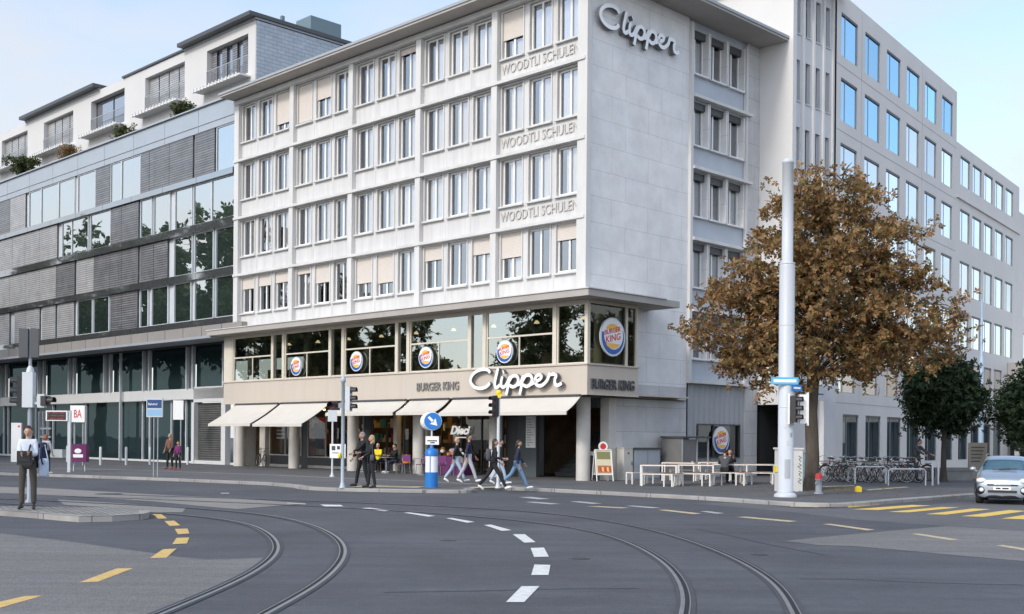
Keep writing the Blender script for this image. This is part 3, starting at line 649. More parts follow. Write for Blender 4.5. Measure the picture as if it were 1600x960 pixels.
# awnings
aw = [(-24.0, -20.05, -2.4, 2.38), (-19.8, -15.62, -2.4, 2.36), (-14.9, -9.92, -1.55, 2.86), (-9.68, -7.08, -1.55, 2.86), (-6.85, .42, -1.55, 2.80)]
for a, c, yl, zl in aw:
    q = MB(); n = 8; vs = []
    for i in range(n + 1):
        t = i / n; y = -.72 + (yl + .72) * t; z = 3.42 + (zl - 3.42) * t - .05 * math.sin(math.pi * t)
        vs += [(a, y, z), (c, y, z), (a, y, z - .02), (c, y, z - .02)]
    fs = []
    for i in range(n):
        k = 4 * i; fs += [(k, k + 1, k + 5, k + 4), (k + 2, k + 6, k + 7, k + 3), (k, k + 4, k + 6, k + 2), (k + 1, k + 3, k + 7, k + 5)]
    q.add(vs, fs, 0, False); q.box(a, c, yl - .03, yl + .02, zl - .14, zl, 0)
    o = q.build('awning', M_AWN, CB)
    q = MB(); q.cyl((a, -.78, 3.42), (c, -.78, 3.42), .05, n=10)
    for x in (a + .15, c - .15): q.tube([(x, -.75, 3.25), (x, (yl - .72) / 2 - .1, (zl + 3.2) / 2 - .12), (x, yl, zl - .06)], .02, 6)
    q.build('awning_arms', M_DGREY, o)

# ---- lettering and emblems
SCRIPT = [
    [(1.62, 1.35), (1.45, 1.62), (1.05, 1.70), (.55, 1.50), (.22, 1.05), (.20, .55), (.50, .15), (.95, .02), (1.36, .16), (1.62, .48)],
    [(2.20, 1.74), (2.10, 1.2), (1.98, .5), (2.0, .14), (2.16, .07), (2.36, .30)],
    [(2.52, 1.0), (2.44, .55), (2.46, .15), (2.62, .07), (2.82, .30), (3.02, .85)],
    [(3.06, 1.0), (2.96, .3), (2.86, -.35), (2.80, -.62)],
    [(3.02, .55), (3.22, .95), (3.52, .98), (3.66, .65), (3.55, .22), (3.28, .05), (3.05, .2)],
    [(3.6, .2), (3.80, .35), (3.98, .9)],
    [(4.02, 1.0), (3.92, .3), (3.82, -.35), (3.76, -.62)],
    [(3.98, .55), (4.18, .95), (4.48, .98), (4.62, .65), (4.50, .22), (4.24, .05), (4.0, .2)],
    [(4.52, .2), (4.78, .38), (5.12, .58), (5.26, .82), (5.10, 1.0), (4.88, .82), (4.82, .42), (5.0, .1), (5.3, .10), (5.62, .48), (5.78, .98), (5.84, 1.12)],
    [(5.80, .95), (6.0, 1.0), (6.22, .88), (6.14, .5), (6.18, .14), (6.36, .06), (6.6, .22)]]
def script_word(b, M, sc, w=.13, d=.12, mi=0, mside=1, zs=.5):
    n = 0; SZ = zs / sc
    for st in SCRIPT + [[(2.60, 1.36), (2.66, 1.42)]]:
        p = spline([Vector((x, 0, y * SZ)) for x, y in st], 5); k = len(p); ww = w * (1.25 if len(st) == 2 else 1); dd = d + n * .004; n += 1; V = []
        for i, q in enumerate(p):
            t = (p[min(i + 1, k - 1)] - p[max(i - 1, 0)]).normalized(); nn = Vector((-t.z, 0, t.x)); e = ww * (1 if 0 < i < k - 1 else .8)
            for s, y in ((1, -dd / sc), (-1, -dd / sc), (-1, 0), (1, 0)): V.append(M @ ((q + nn * e * s + Vector((0, y, 0))) * sc))
        b.add(V, [(4 * i, 4 * i + 1, 4 * i + 5, 4 * i + 4) for i in range(k - 1)], mi)
        b.add(V, [(4 * i + 1, 4 * i + 2, 4 * i + 6, 4 * i + 5) for i in range(k - 1)] + [(4 * i + 3, 4 * i, 4 * i + 4, 4 * i + 7) for i in range(k - 1)] + [(0, 3, 2, 1), (4 * k - 4, 4 * k - 3, 4 * k - 2, 4 * k - 1)], mside)
M_LW = mat('letter_white', (.88, .88, .87), .35); M_LS = mat('letter_side', (.13, .135, .14), .5)
b = MB(); script_word(b, Matrix.Translation((-5.72, -.80, 3.80)), .81, .085, .13, zs=.47)
tag(b.build('script_lettering', [M_LW, M_LS], CB), 'white script word Clipper on the beige band')
b = MB(); script_word(b, Matrix.Translation((.10, .30, 18.05)) @ Matrix.Rotation(R(90), 4, 'Z'), .79, .10, .15, zs=.52)
tag(b.build('script_lettering', [M_LS if False else mat('letter_silver', (.86, .87, .88), .4), M_LS], CB), 'silver script word Clipper high on the stone wall')
b = MB(); add_text(b, 'BURGER KING', Matrix.Translation((-9.25, -.705, 3.80)), 2.74, .36, .06, .014); b.build('name_lettering', mat('letter_grey', (.22, .215, .20), .5), CB)
b = MB(); add_text(b, 'BURGER KING', Matrix.Translation((.705, -.50, 3.68)) @ RX(R(90)), 2.62, .40, .06, .02); b.build('name_lettering', M_LETTERD, CB)
for s in ST[1:]:
    b = MB(); add_text(b, 'WOODTLI SCHULEN', Matrix.Translation((-4.88, .098, s + .36)), 4.35, .40, .05, -.004); b.build('school_lettering', mat('letter_stone', (.50, .48, .45), .6), CB)
M_BKB = mat('emblem_blue', (.015, .10, .38), .4); M_BKY = mat('emblem_bun', (.85, .48, .08), .4); M_BKR = mat('emblem_red', (.62, .02, .03), .4); M_BKW = mat('emblem_white', (.85, .85, .83), .4)
def emblem_mesh(r, sq=1.0):
    b = MB()
    def disc(pts, y, mi): b.add([(x * r * sq, y, z * r) for x, z in pts], [tuple(range(len(pts)))], mi)
    circ = lambda q, n=40, a0=0, a1=360: [(q * math.cos(R(a0 + (a1 - a0) * i / n)), q * math.sin(R(a0 + (a1 - a0) * i / n))) for i in range(n + (a1 - a0 != 360))]
    c = circ(1.0); V = [(x * r * sq, y, z * r) for y in (-.0, -.05) for x, z in c]; b.add(V, [(i, (i + 1) % 40, 40 + (i + 1) % 40, 40 + i) for i in range(40)], 4)
    disc(c, -.05, 4); disc(circ(.94), -.053, 0)
    o = circ(.90, 40, 165, 385); i_ = [(x * .80 + .06, z * .78 + .10) for x, z in circ(.95, 40, 170, 380)]
    b.add([(x * r * sq, -.056, z * r) for x, z in o + i_], [(k, k + 1, 42 + k, 41 + k) for k in range(40)], 1)
    t = [( .60 * math.cos(R(a)), .28 + .40 * math.sin(R(a))) for a in range(8, 176, 12)]; disc([(x * .98, z) for x, z in t] , -.057, 2)
    t = [( .58 * math.cos(R(a)), -.26 + .34 * math.sin(R(a))) for a in range(188, 356, 12)]; disc(t, -.0575, 2)
    for s, w, h_, x, z in (('BURGER', 1.26, .26, -.66, .06), ('KING', 1.16, .34, -.56, -.34)):
        sh = Matrix(((1, 0, 0, 0), (0, 1, 0, 0), (.22, 0, 1, 0), (0, 0, 0, 1)))
        add_text(b, s, Matrix.Translation((x * r * sq, -.058, z * r)) @ sh, w * r * sq, h_ * r, .006, .008, 0, 3)
    return b.mesh('round_emblem', [M_BKW, M_BKB, M_BKY, M_BKR, mat('emblem_rim', (.55, .62, .68), .4)])
E1 = emblem_mesh(.47); 
for i, (x, z) in enumerate([(-18.51, 5.25), (-13.62, 5.30), (-8.66, 5.27), (-3.74, 5.29)]):
    o = tag(D.objects.new('round_emblem', E1), ['red and yellow burger emblem in the second wide window from the glass building', 'red and yellow burger emblem in the middle wide window', 'red and yellow burger emblem above the grey name lettering', 'red and yellow burger emblem above the white script word'][i], 'emblem', 'round burger emblems hanging in the windows')
    COL.objects.link(o); o.location = W(x, c1 - .01, z); o.rotation_euler = (0, 0, A)
E2 = emblem_mesh(.76)
o = tag(D.objects.new('round_emblem', E2), 'largest round burger emblem, on the side window of the glass corner', 'emblem'); COL.objects.link(o); o.location = W(c2 + .02, .72, 5.74); o.rotation_euler = (0, 0, A + R(90))
o = tag(D.objects.new('round_emblem', emblem_mesh(.62)), 'round burger emblem in the low shop window above the seated guests', 'emblem'); COL.objects.link(o); o.location = W(-.0, 9.2, 1.74); o.rotation_euler = (0, 0, A + R(90))

# ------------------------------------------------------------------ GLASS OFFICE BUILDING (left)
GB = empty('glass_building', W(-25.46, 0), A, 'long grey glass office block with dark screens, band slabs and white penthouse floor', 'building')
def gx(px, y, c):                                         # survey helper: pixel column at height row y on plane local y=c -> x in corner-building frame
    r = ray(px, y); C0 = Vector((0, 0, CAMH)); n = MW.to_3x3() @ Vector((0, 1, 0)); t = (c - (C0 - P0).dot(n)) / r.dot(n)
    return (MW.inverted() @ (C0 + r * t)).x
GX0 = -95
def gl(x): return x + 25.46                               # to this building's own frame
b = MB()
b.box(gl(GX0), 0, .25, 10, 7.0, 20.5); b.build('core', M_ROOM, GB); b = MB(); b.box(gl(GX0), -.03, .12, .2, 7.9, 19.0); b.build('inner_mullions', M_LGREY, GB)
for z0, z1, pr in ((18.98, 20.35, .0), (16.12, 16.45, .12), (13.32, 13.76, .12), (10.64, 11.02, .12), (7.94, 8.30, .12)):
    b = MB(); n = 18
    for i in range(n):
        x0 = gl(GX0) + (0 - gl(GX0)) * i / n; x1 = gl(GX0) + (0 - gl(GX0)) * (i + 1) / n - .03; b.box(x0, x1, -.06 - pr, .24, z0, z1)
    if z0 > 18: b.box(gl(GX0), -.04, -.10, 0.2, 19.35, 19.40); b.box(gl(GX0), -.02, -.2, .5, 20.35, 20.42)
    b.build('floor_slab', G_SLAB if z0 < 18 else mat('parapet_metal', (.40, .43, .46), .35, .06, .6, metal=.35), GB)
rows = [(16.45, 18.98, 'D0-17 M17-41 G46-65 G65-92 G92-117 G122-150 D150-173 G173-190 G190-220 D220-234 D234-265 D265-302 D305-336 G338-367', 225),
        (13.76, 16.12, 'M-14-20 M20-40 M40-62 M62-90 G97-112 G112-138 G141-173 D173-190 D190-217 G219-237 G240-265 G273-300 G302-330 G330-366', 335),
        (11.02, 13.32, 'M-14-16 M16-40 M40-62 M62-88 D88-117 M120-147 D147-172 D172-190 D190-216 D219-240 D240-262 G271-300 G303-333 G336-367', 425),
        (8.30, 10.64, 'M-12-15 M23-40 M40-62 M66-87 M90-116 G120-144 G145-170 D173-190 D190-215 G218-231 G236-262 G271-298 G303-333 G336-367', 500)]
import re
for z0, z1, spec, ry in rows:
    xs = [(m[0], float(m[1]), float(m[2])) for m in re.findall(r'([DMG])(-?\d+)-(\d+)', spec)]
    items = [(t, gl(gx(a, ry, 0)), min(gl(gx(c, ry, 0)), -.05)) for t, a, c in xs]
    x = items[0][1]
    for i in range(6): items.append((random.choice('MDG'), x - 2.2, x - .05)); x -= 2.2
    for t, a, c in items:
        if t == 'G':
            q = MB(); q.box(a, a + .07, .0, .1, z0, z1); q.box(c - .07, c, .0, .1, z0, z1); q.box(a + .07, c - .07, .002, .098, z0, z0 + .07); q.box(a + .07, c - .07, .002, .098, z1 - .07, z1)
            o = q.build('window', M_LGREY, GB); p = MB(); p.quad((a + .07, .05, z0 + .07), (c - .07, .05, z0 + .07), (c - .07, .05, z1 - .07), (a + .07, .05, z1 - .07)); p.build('pane', G_LEFT, o)
        else:
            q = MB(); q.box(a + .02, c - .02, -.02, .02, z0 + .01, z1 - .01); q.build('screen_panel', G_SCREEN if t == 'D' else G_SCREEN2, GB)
# canopy over the ground floor
b = MB()
b.box(gl(GX0), 0.02, -1.45, 1.4, 7.02, 7.16, 0)
for i in range(34): x0 = gl(GX0) + i * 2.08; b.box(x0, x0 + 2.03, -.25, .1, 7.18, 7.92, 1)
b.build('canopy', [M_GREYM, mat('bronze_panel', (.27, .25, .23), .45, .08, 1)], GB)
fins = [(0, 11), (60, 70), (108, 117), (163, 174), (224, 235), (292, 303), (349, 366)]
fx = [(gl(gx(a, 600, 1)), gl(gx(c, 600, 1))) for a, c in fins]
b = MB(); b.box(gl(GX0), -2.2, 1.0, 1.25, 3.9, 4.52); b.box(gl(GX0), .0, 1.3, 1.5, 0, .22)
b.build('transom_band', mat('band_white', (.60, .61, .61), .6, .05, 1), GB)
for a, c in fx + [(fx[0][0] - 5.5 * k, fx[0][0] - 5.5 * k + 1.1) for k in range(1, 6)]:
    q = MB(); q.box(a, a + .12, .9, 1.1, 4.52, 7.02); q.box(c - .12, c, .9, 1.1, 4.52, 7.02); q.box(a + .12, c - .12, 1.12, 1.16, 4.52, 7.02, 1); q.build('mullion_pair', [M_LGREY, G_LEFT], GB)
xs = sorted([f[0] for f in fx])
prev = gl(GX0)
for a, c in fx:
    q = MB(); q.box(prev, a, 1.17, 1.2, 4.52, 7.02); q.build('upper_shop_glazing', G_LOW, GB); prev = c
def lowx(px): return gl(gx(px, 680, 1.3))
q = MB(); q.box(gl(GX0), lowx(312), 1.42, 1.46, .22, 3.9); q.build('lower_shop_glazing', G_LOW, GB)
b = MB()
for px in (5, 12, 55, 82, 133, 188, 222, 233, 267, 290, 303): x = lowx(px); b = MB(); b.box(x - .05, x + .05, 1.3, 1.42, .22, 3.9); b.build('mullion', M_LGREY, GB)
b = MB(); x = gl(gx(188, 600, .8)); b.box(x - .05, x + .05, .75, .9, .1, 7.0); b.build('downpipe', M_LGREY, GB)
b = MB(); a, c = lowx(309), lowx(355)
b.box(a, c + .3, 1.0, 1.25, 3.7, 4.6); b.box(a - .15, a + .15, .95, 1.3, 0, 3.7); b.box(c - .1, c + .35, .95, 1.3, 0, 3.7); b.box(a, c, 1.0, 1.2, .1, .3)
b.build('gate_frame', mat('band_white', (.6, .6, .6)), GB)
q = MB()
for i in range(26): q.cyl((a + .15, 1.28, .34 + i * .13), (c - .1, 1.28, .34 + i * .13), .07, n=8)
q.build('roller_gate', mat('gate_bronze', (.16, .16, .15), .4, .25, 1.2, metal=.5), GB)
b = MB()
for px in (62, 68, 75): x = lowx(px); b.box(x - .04, x + .04, 1.2, 1.35, .2, 3.4)
for z in (.9, 1.5, 2.1): b.box(lowx(64), lowx(80), 1.22, 1.3, z, z + .12)
b.box(lowx(85), lowx(104), 1.0, 1.3, .12, .7); b.build('entrance_doors', M_LGREY, GB)
# penthouse floor
PB = empty('penthouse', W(-26.71, 2.0), A, 'white set-back penthouse storey with blue-grey shingled end wall and dark roof edges', 'penthouse')
PX = lambda x: x + 26.71
wins = [(-32.0, -27.5), (-39.6, -34.6), (-47.3, -42.4), (-55.0, -50.1), (-62.8, -57.9), (-70.5, -65.8), (-78.2, -73.4)]
b = MB(); wall(b, lambda u, w, d: (u, d, w), PX(-92), 0, 20.4, 25.35, [(PX(a), PX(c), 22.5, 24.75) for a, c in wins], .5)
b.box(PX(-92), -.05, .7, 9, 20.4, 25.3); b.build('front_wall', mat('penthouse_render', (.58, .575, .565), .8, .03, .5), PB)
b = MB(); n = 40
b.box(-.05, .06, .02, 7.6, 20.4, 25.3); b.build('shingled_end_wall', brickmat('shingles', (.42, .46, .51), (.36, .41, .46), (.27, .31, .36), .55, .22, .02, .6, .5, 'YZ', .14, .6), PB)
for a, c, z in ((-34.6, -26.6, 25.36), (-58.2, -46.0, 25.36), (-90, -78, 25.36), (-42.6, -34.6, 25.37)):
    b = MB()
    if (a, z) == (-42.6, 25.37): b.box(PX(a), PX(c), -.12, 7, z, z + .12)
    else: b.box(PX(a), PX(c) + .1, -.55, 8.0, z + .1, z + .32, 0); b.box(PX(a), PX(c), -.1, 7.5, z - .02, z + .1, 1)
    b.build('roof_edge', [M_DGREY, M_GREYM], PB)
for i, (a, c) in enumerate(wins):
    a, c = PX(a), PX(c); q = MB(); m = a + (c - a) * .52
    for x in (a, m - .04, c - .08): q.box(x, x + .08, .38, .46, 22.5, 24.75)
    q.box(a, c, .385, .455, 24.67, 24.75); o = q.build('window', M_DGREY, PB)
    p = MB(); p.quad((a, .42, 22.5), (c, .42, 22.5), (c, .42, 24.7), (a, .42, 24.7)); p.build('pane', glass('pane_penthouse', (.8, .82, .85), (.14, .14, .15), .35, wave=.05), o)
    p = MB(); k = 4
    for j in range(k): x0 = a + .1 + (c - a) * j / k; p.box(x0, x0 + (c - a) / k * (.45 if i == 0 else .9), .30, .34, 22.55, 24.7)
    if i in (0, 1, 3, 4): p.build('shade', G_SCREEN if i == 0 else G_SCREEN2, o)
    r = MB(); r.box(a, c, -.02, .0, 23.5, 23.54)
    nn = int((c - a) / .16)
    for j in range(nn + 1): x = a + (c - a) * j / nn; r.box(x - .012, x + .012, -.018, -.002, 22.5, 23.5)
    r.build('railing', M_GREYM, PB)
    r = MB(); r.box(a - .3, c + .3, -.75, -.05, 22.18, 22.28)
    for j in range(14): x = a - .3 + (c - a + .6) * j / 14; r.box(x, x + .12, -.8, -.72, 22.12, 22.34)
    r.build('balcony_shelf', mat('balcony_white', (.66, .66, .65), .6), PB)
b = MB(); b.box(.5 - 1.8, .2, 3.6, 5.8, 25.69, 26.5); b.box(-1.5, -1.3, 2.6, 2.8, 25.68, 26.6); b.box(-1.7, -.5, 2.2, 3.2, 25.68, 25.95)
tag(b.build('rooftop_unit', mat('duct_teal', (.14, .20, .23), .5), None), 'dark teal ventilation unit on the penthouse roof', 'ventilation unit').matrix_world = Matrix.Translation(W(-26.71, 2.0)) @ Matrix.Rotation(A, 4, 'Z')

# ------------------------------------------------------------------ TOWER between
TB = empty('stair_tower', W(0, 12.15), A, 'tall white plaster tower with slit windows between upright fins', 'building')
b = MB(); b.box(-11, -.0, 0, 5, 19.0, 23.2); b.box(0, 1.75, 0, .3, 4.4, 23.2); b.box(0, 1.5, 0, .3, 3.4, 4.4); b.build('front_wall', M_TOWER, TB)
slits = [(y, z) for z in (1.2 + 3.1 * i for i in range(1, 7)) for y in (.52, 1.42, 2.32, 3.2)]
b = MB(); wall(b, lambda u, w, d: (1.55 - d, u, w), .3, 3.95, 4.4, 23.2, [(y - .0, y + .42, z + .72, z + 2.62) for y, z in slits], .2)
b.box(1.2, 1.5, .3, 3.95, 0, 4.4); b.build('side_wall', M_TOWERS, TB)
b = MB()
for y in (.3, 1.05, 1.98, 2.88, 3.75): b.box(1.551, 1.66, y, y + .16, 4.4, 23.2)
b.build('fins', M_TOWER, TB)
q = MB(); q.box(0, .25, .28, .4, .42, 2.0); f0 = MB(); f0.box(1.35, 1.40, 0, .05, 0, 1.9); f0.box(1.35, 1.40, .37, .42, 0, 1.9); f0.box(1.35, 1.40, .05, .37, 0, .05); f0.box(1.35, 1.6, -.02, .44, -.05, 0)
FMs = f0.mesh('window', M_LGREY); p0 = MB(); p0.quad((1.37, .05, 0), (1.37, .37, 0), (1.37, .37, 1.9), (1.37, .05, 1.9)); PMs = p0.mesh('pane', glass('pane_slit', (.35, .38, .40), (.035, .04, .045), .0))
for y, z in slits:
    o = D.objects.new('window', FMs); COL.objects.link(o); o.parent = TB; o.location = (0, y, z + .72); p = D.objects.new('pane', PMs); COL.objects.link(p); p.parent = o
b = MB(); b.box(-11.2, 2.6, -.6, 4.6, 23.2, 23.4); b.build('roof', M_EAVE, TB)
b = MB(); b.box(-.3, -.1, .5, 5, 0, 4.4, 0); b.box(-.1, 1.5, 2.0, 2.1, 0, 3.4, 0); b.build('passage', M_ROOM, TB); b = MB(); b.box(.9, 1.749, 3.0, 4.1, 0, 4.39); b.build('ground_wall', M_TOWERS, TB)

# ------------------------------------------------------------------ MODERN OFFICE (right)
T2 = W(1.75, 12.15 + 3.9); am = math.atan2(1, .742)
MD = empty('grey_office', T2, am - R(90), 'long pale grey concrete office building with tall recessed windows in even rows', 'building')
# local frame: +y runs along the facade away from the camera, +x points out of it
fm_ = lambda u, w, d: (-d, u, w)
cols1 = [(.6 + 3.28 * i, 2.83 + 3.28 * i) for i in range(6)]; cols2 = [(20.95 + 2.79 * i, 23.1 + 2.79 * i) for i in range(9)]
RZ = [(20.4, 22.5), (17.25, 19.35), (14.1, 16.2), (10.95, 13.08), (7.75, 9.9)]
H1 = [(a, c, z0, z1) for z0, z1 in RZ for a, c in cols1] + [(a, c, 4.1, 6.75) for a, c in cols1] + [(a + (.6 if i == 0 else .5), c + .55, .62, 3.06) for i, (a, c) in enumerate(cols1)]
b = MB(); wall(b, fm_, 0, 20.05, 0, 23.4, H1, .14); b.box(-8, 0, 20.04, 20.05, 18, 23.4); b.quad((0, 0, 23.4), (0, 20.05, 23.4), (-9, 20.05, 23.4), (-9, 0, 23.4)); b.build('facade', M_MOD, MD)
H2 = [(a, c, 17.85 if k == 0 else z0, 19.68 if k == 0 else z1) for k, (z0, z1) in enumerate([(17.85, 19.68), (14.35, 16.35), (11.0, 13.1), (7.75, 9.9)]) for a, c in cols2 if not (k == 0 and a > 34)]
H2 += [(a, c, 4.1, 6.75) for a, c in cols2[:4]] + [(a, c, .62, 2.9) for a, c in cols2[:4]]
b = MB(); wall(b, fm_, 20.05, 36.0, 0, 20.35, [h for h in H2 if h[1] < 36], .14); wall(b, fm_, 36.0, 60, 0, 18.6, [h for h in H2 if h[0] > 36], .14)
b.box(-6, 0, 35.99, 36, 16, 20.35); b.quad((0, 20, 20.35), (0, 36, 20.35), (-9, 36, 20.35), (-9, 20, 20.35)); b.box(-.0, .12, 20.06, 36.05, 16.9, 17.0)
b.build('facade_extension', M_MOD, MD)
b = MB()
for z in (3.6, 7.2, 10.42, 13.55, 16.75, 19.9): b.box(0, .012, 0, 20, z, z + .03)
for s in (3.4, 13.2): b.box(0, .011, s, s + .025, 3.7, 23.2)
b.build('facade_joints', M_MODD, MD)
WMC = {}
for a, c, z0, z1 in H1 + H2:
    w, h_ = round(c - a, 2), round(z1 - z0, 2); gm = G_MODLOW if z0 < 3 else (G_MODB if z0 > 17 and a < 20 and (z0 > 20 or a < 9) else G_MOD)
    if (w, h_, gm.name) not in WMC:
        q = MB(); q.box(-.10, -.045, 0, .05, 0, h_); q.box(-.10, -.045, w - .05, w, 0, h_); q.box(-.10, -.045, .05, w - .05, 0, .05); q.box(-.098, -.05, w * .28, w * .28 + .04, .05, h_ - .10)
        q.box(-.10, -.015, 0, w, h_ - .10, h_, 1)
        p = MB(); p.quad((-.07, .05, .05), (-.07, w - .05, .05), (-.07, w - .05, h_ - .08), (-.07, .05, h_ - .08))
        WMC[(w, h_, gm.name)] = (q.mesh('window', [mat('alu_frame', (.36, .38, .40), .4, metal=.3), M_DGREY]), p.mesh('pane', gm))
    fmx, pmx = WMC[(w, h_, gm.name)]; o = D.objects.new('window', fmx); COL.objects.link(o); o.parent = MD; o.location = (0, a, z0); p = D.objects.new('pane', pmx); COL.objects.link(p); p.parent = o
b = MB(); b.box(-9, -.45, 0, 60, 0, 18.4); b.box(-9, -.45, .1, 20, 18.4, 23.3); b.build('core', M_ROOM, MD)
# low beige annex in front of its far end
ann = empty('low_annex', MD.matrix_world @ Vector((0, 0, 0)), 0)
ann.location = T2; ann.rotation_euler = MD.rotation_euler; tag(ann, 'low beige block with dark open ground floor beyond the dark green trees', 'building')
b = MB(); b.box(.02, 12, 33, 44, 3.2, 7.4); b.build('upper_wall', mat('annex_beige', (.56, .52, .47), .8, .04, .5), ann)
b = MB(); b.box(.02, 12, 34, 44, 0, 3.2); b.build('ground_floor', M_ROOM, ann)
for y in (33.2, 36): b = MB(); b.box(.3 + (y - 33), .6 + (y - 33), 33.05, 33.4, 0, 3.19); b.build('column', M_MOD, ann)

# ------------------------------------------------------------------ TREES
def leafy(name, fans, size, m, parent, per=5, flat=.5):
    b = MB(); V = b.v; F = b.f; M_ = b.m; S_ = b.sm
    rn = random.random
    for c in fans:
        ax = Vector((rn() - .5, rn() - .5, rn() - .8)).normalized(); u = ax.orthogonal().normalized(); v = ax.cross(u); a0 = rn() * 6.28
        for k in range(per):
            a = a0 + k * 6.28 / per + rn() * .5; d = (u * math.cos(a) + v * math.sin(a) + ax * (.1 + rn() * flat)).normalized(); s = size * (.6 + .8 * rn())
            w = d.cross(ax).normalized() * s * .27; n0 = len(V); tip = c + d * s; mid = c + d * s * .6 + ax * s * .06
            V += [tuple(c), tuple(mid - w), tuple(tip), tuple(mid + w)]; F.append((n0, n0 + 1, n0 + 2, n0 + 3)); M_.append(0); S_.append(False)
    return b.build(name, m, parent)
def tree(name, loc, label, trunk, lobes, size, nfan, leaf, bark, nl=26, tr=.22, group=None, per=5, cat='tree'):
    """trunk: list of (x,y,z,r); lobes: (x,y,z,rx,ry,rz) ellipsoids the crown fills, local metres"""
    root = empty(name, loc, random.random() * .01, label, cat, group); b = MB()
    b.tube([Vector(t[:3]) for t in trunk], [t[3] for t in trunk], 12)
    base = Vector(trunk[1][:3]); b.lathe((trunk[0][0], trunk[0][1], trunk[0][2]), [(trunk[0][3] * 1.7, 0), (trunk[0][3] * 1.25, .12), (trunk[0][3] * 1.02, .4)], 12)
    tips = []; tw = [Vector(t[:3]) for t in trunk]
    wsum = sum(l[3] * l[4] * l[5] for l in lobes)
    def inside(l, lo=.35, hi=1.0):
        while True:
            p = Vector((random.uniform(-1, 1), random.uniform(-1, 1), random.uniform(-1, 1)))
            if lo < p.length < hi: return Vector((l[0] + p.x * l[3], l[1] + p.y * l[4], l[2] + p.z * l[5]))
    def pick():
        r = random.random() * wsum
        for l in lobes:
            r -= l[3] * l[4] * l[5]
            if r <= 0: return l
        return lobes[-1]
    segs = []
    for i in range(nl):
        e = inside(lobes[i % len(lobes)] if i < len(lobes) * 2 else pick(), .5, .95)
        k = random.uniform(.45, 1) * (len(tw) - 1); j = int(min(k, len(tw) - 1.001)); s = tw[j].lerp(tw[j + 1], k - j)
        if s.z > e.z - .2: s = tw[max(1, len(tw) // 2)].copy()
        m1 = s.lerp(e, .35) + Vector((0, 0, .25 * (e - s).length * .4)); m2 = s.lerp(e, .7) + Vector((random.uniform(-.3, .3), random.uniform(-.3, .3), .15 * (e - s).length * .5))
        p = spline([s, m1, m2, e], 4); n = len(p); r0 = trunk[-1][3] * random.uniform(.5, .9)
        b.tube(p, [max(.012, r0 * (1 - q / n) ** 1.1) for q in range(n)], 6, cap=False); segs += p[4:]
        for _ in range(5):
            a = random.choice(p[4:]); d = Vector((random.gauss(0, 1), random.gauss(0, 1), random.gauss(.1, .8))).normalized() * random.uniform(.5, 1.3)
            q = [a, a + d * .5 + Vector((0, 0, .1)), a + d]; b.tube(q, [.025, .016, .008], 4, cap=False); segs += [q[1], q[2], q[2]]
    b.build('trunk', bark, root)
    clumps = []
    for _ in range(nfan // 14):
        if random.random() < .62: c = random.choice(segs) + Vector((random.gauss(0, .2), random.gauss(0, .2), random.gauss(0, .2)))
        else: c = inside(pick(), .55, 1.02)
        clumps.append(c)
    fans = []
    for c in clumps:
        sg = random.uniform(.14, .34) * (size / .22) ** .5
        for _ in range(int(14 * random.uniform(.4, 1.6))): fans.append(c + Vector((random.gauss(0, sg), random.gauss(0, sg), random.gauss(0, sg * .8))))
    leafy('crown', fans, size, leaf, root, per)
    return root
L_CHEST = leafmat('leaves_autumn', [(.09, .10, .04), (.32, .16, .06), (.38, .20, .08), (.16, .16, .055), (.48, .30, .15), (.20, .105, .045), (.35, .22, .10), (.10, .07, .038), (.20, .19, .07), (.42, .21, .08), (.07, .06, .03)], .38)
L_DARK = leafmat('leaves_dark', [(.011, .024, .010), (.017, .034, .013), (.024, .045, .016), (.014, .028, .012)], .12)
L_MID = leafmat('leaves_mid', [(.045, .065, .025), (.07, .095, .035), (.10, .11, .04)], .3)
tl = G(1268, 770, 0); tl.z = PZ
tree('chestnut_tree', tl, 'big autumn chestnut with thinning brown leaves behind the white mast', [(0, 0, 0, .25), (.02, 0, 1.2, .225), (-.03, .05, 2.6, .21), (.03, 0, 3.8, .20), (.1, .1, 5.2, .16), (.15, 0, 6.8, .10), (.2, 0, 8.4, .06)],
     [(.25, 0, 6.0, 3.0, 2.8, 2.2), (.3, 0, 8.4, 2.5, 2.4, 1.9), (.35, 0, 10.0, 1.5, 1.5, 1.25), (.3, 0, 10.3, 1.0, 1.0, .95), (-2.5, 0, 5.4, 1.8, 1.9, 1.6), (3.4, .2, 5.9, 1.9, 1.9, 1.7), (4.6, .2, 5.4, 1.3, 1.2, 1.1), (2.4, -.2, 4.3, 1.5, 1.4, 1.0), (2.7, 0, 7.9, 1.5, 1.6, 1.3), (-1.8, -.4, 7.4, 1.4, 1.5, 1.4), (-3.3, 0, 5.5, 1.1, 1.2, 1.2), (.6, -.5, 4.4, 2.2, 1.5, 1.0), (-2.0, 0, 4.1, 1.1, 1.2, .8), (1.7, 0, 9.4, 1.1, 1.1, 1.0), (-.9, 0, 9.3, 1.1, 1.1, 1.0)],
     .15, 12000, L_CHEST, M_BARK, 52)
t2 = G(1474, 757, 0); t2.z = PZ
tree('small_tree', t2, 'dark green dense tree behind the bicycle stands, left of the silver car', [(0, 0, 0, .13), (0, 0, 1.0, .11), (.02, 0, 2.0, .10), (0, 0, 3.2, .07), (0, 0, 4.4, .04)],
     [(0, 0, 3.5, 1.5, 1.4, 1.2), (-.05, 0, 4.5, 1.1, 1.1, .85), (-.75, 0, 3.1, .8, .8, .7), (.75, 0, 3.2, .75, .8, .75), (0, 0, 3.9, 1.2, 1.2, 1.0)], .14, 12500, L_DARK, M_DBARK, 16, group='dark green street trees')
t3 = Vector((22.3, 49.6, PZ))
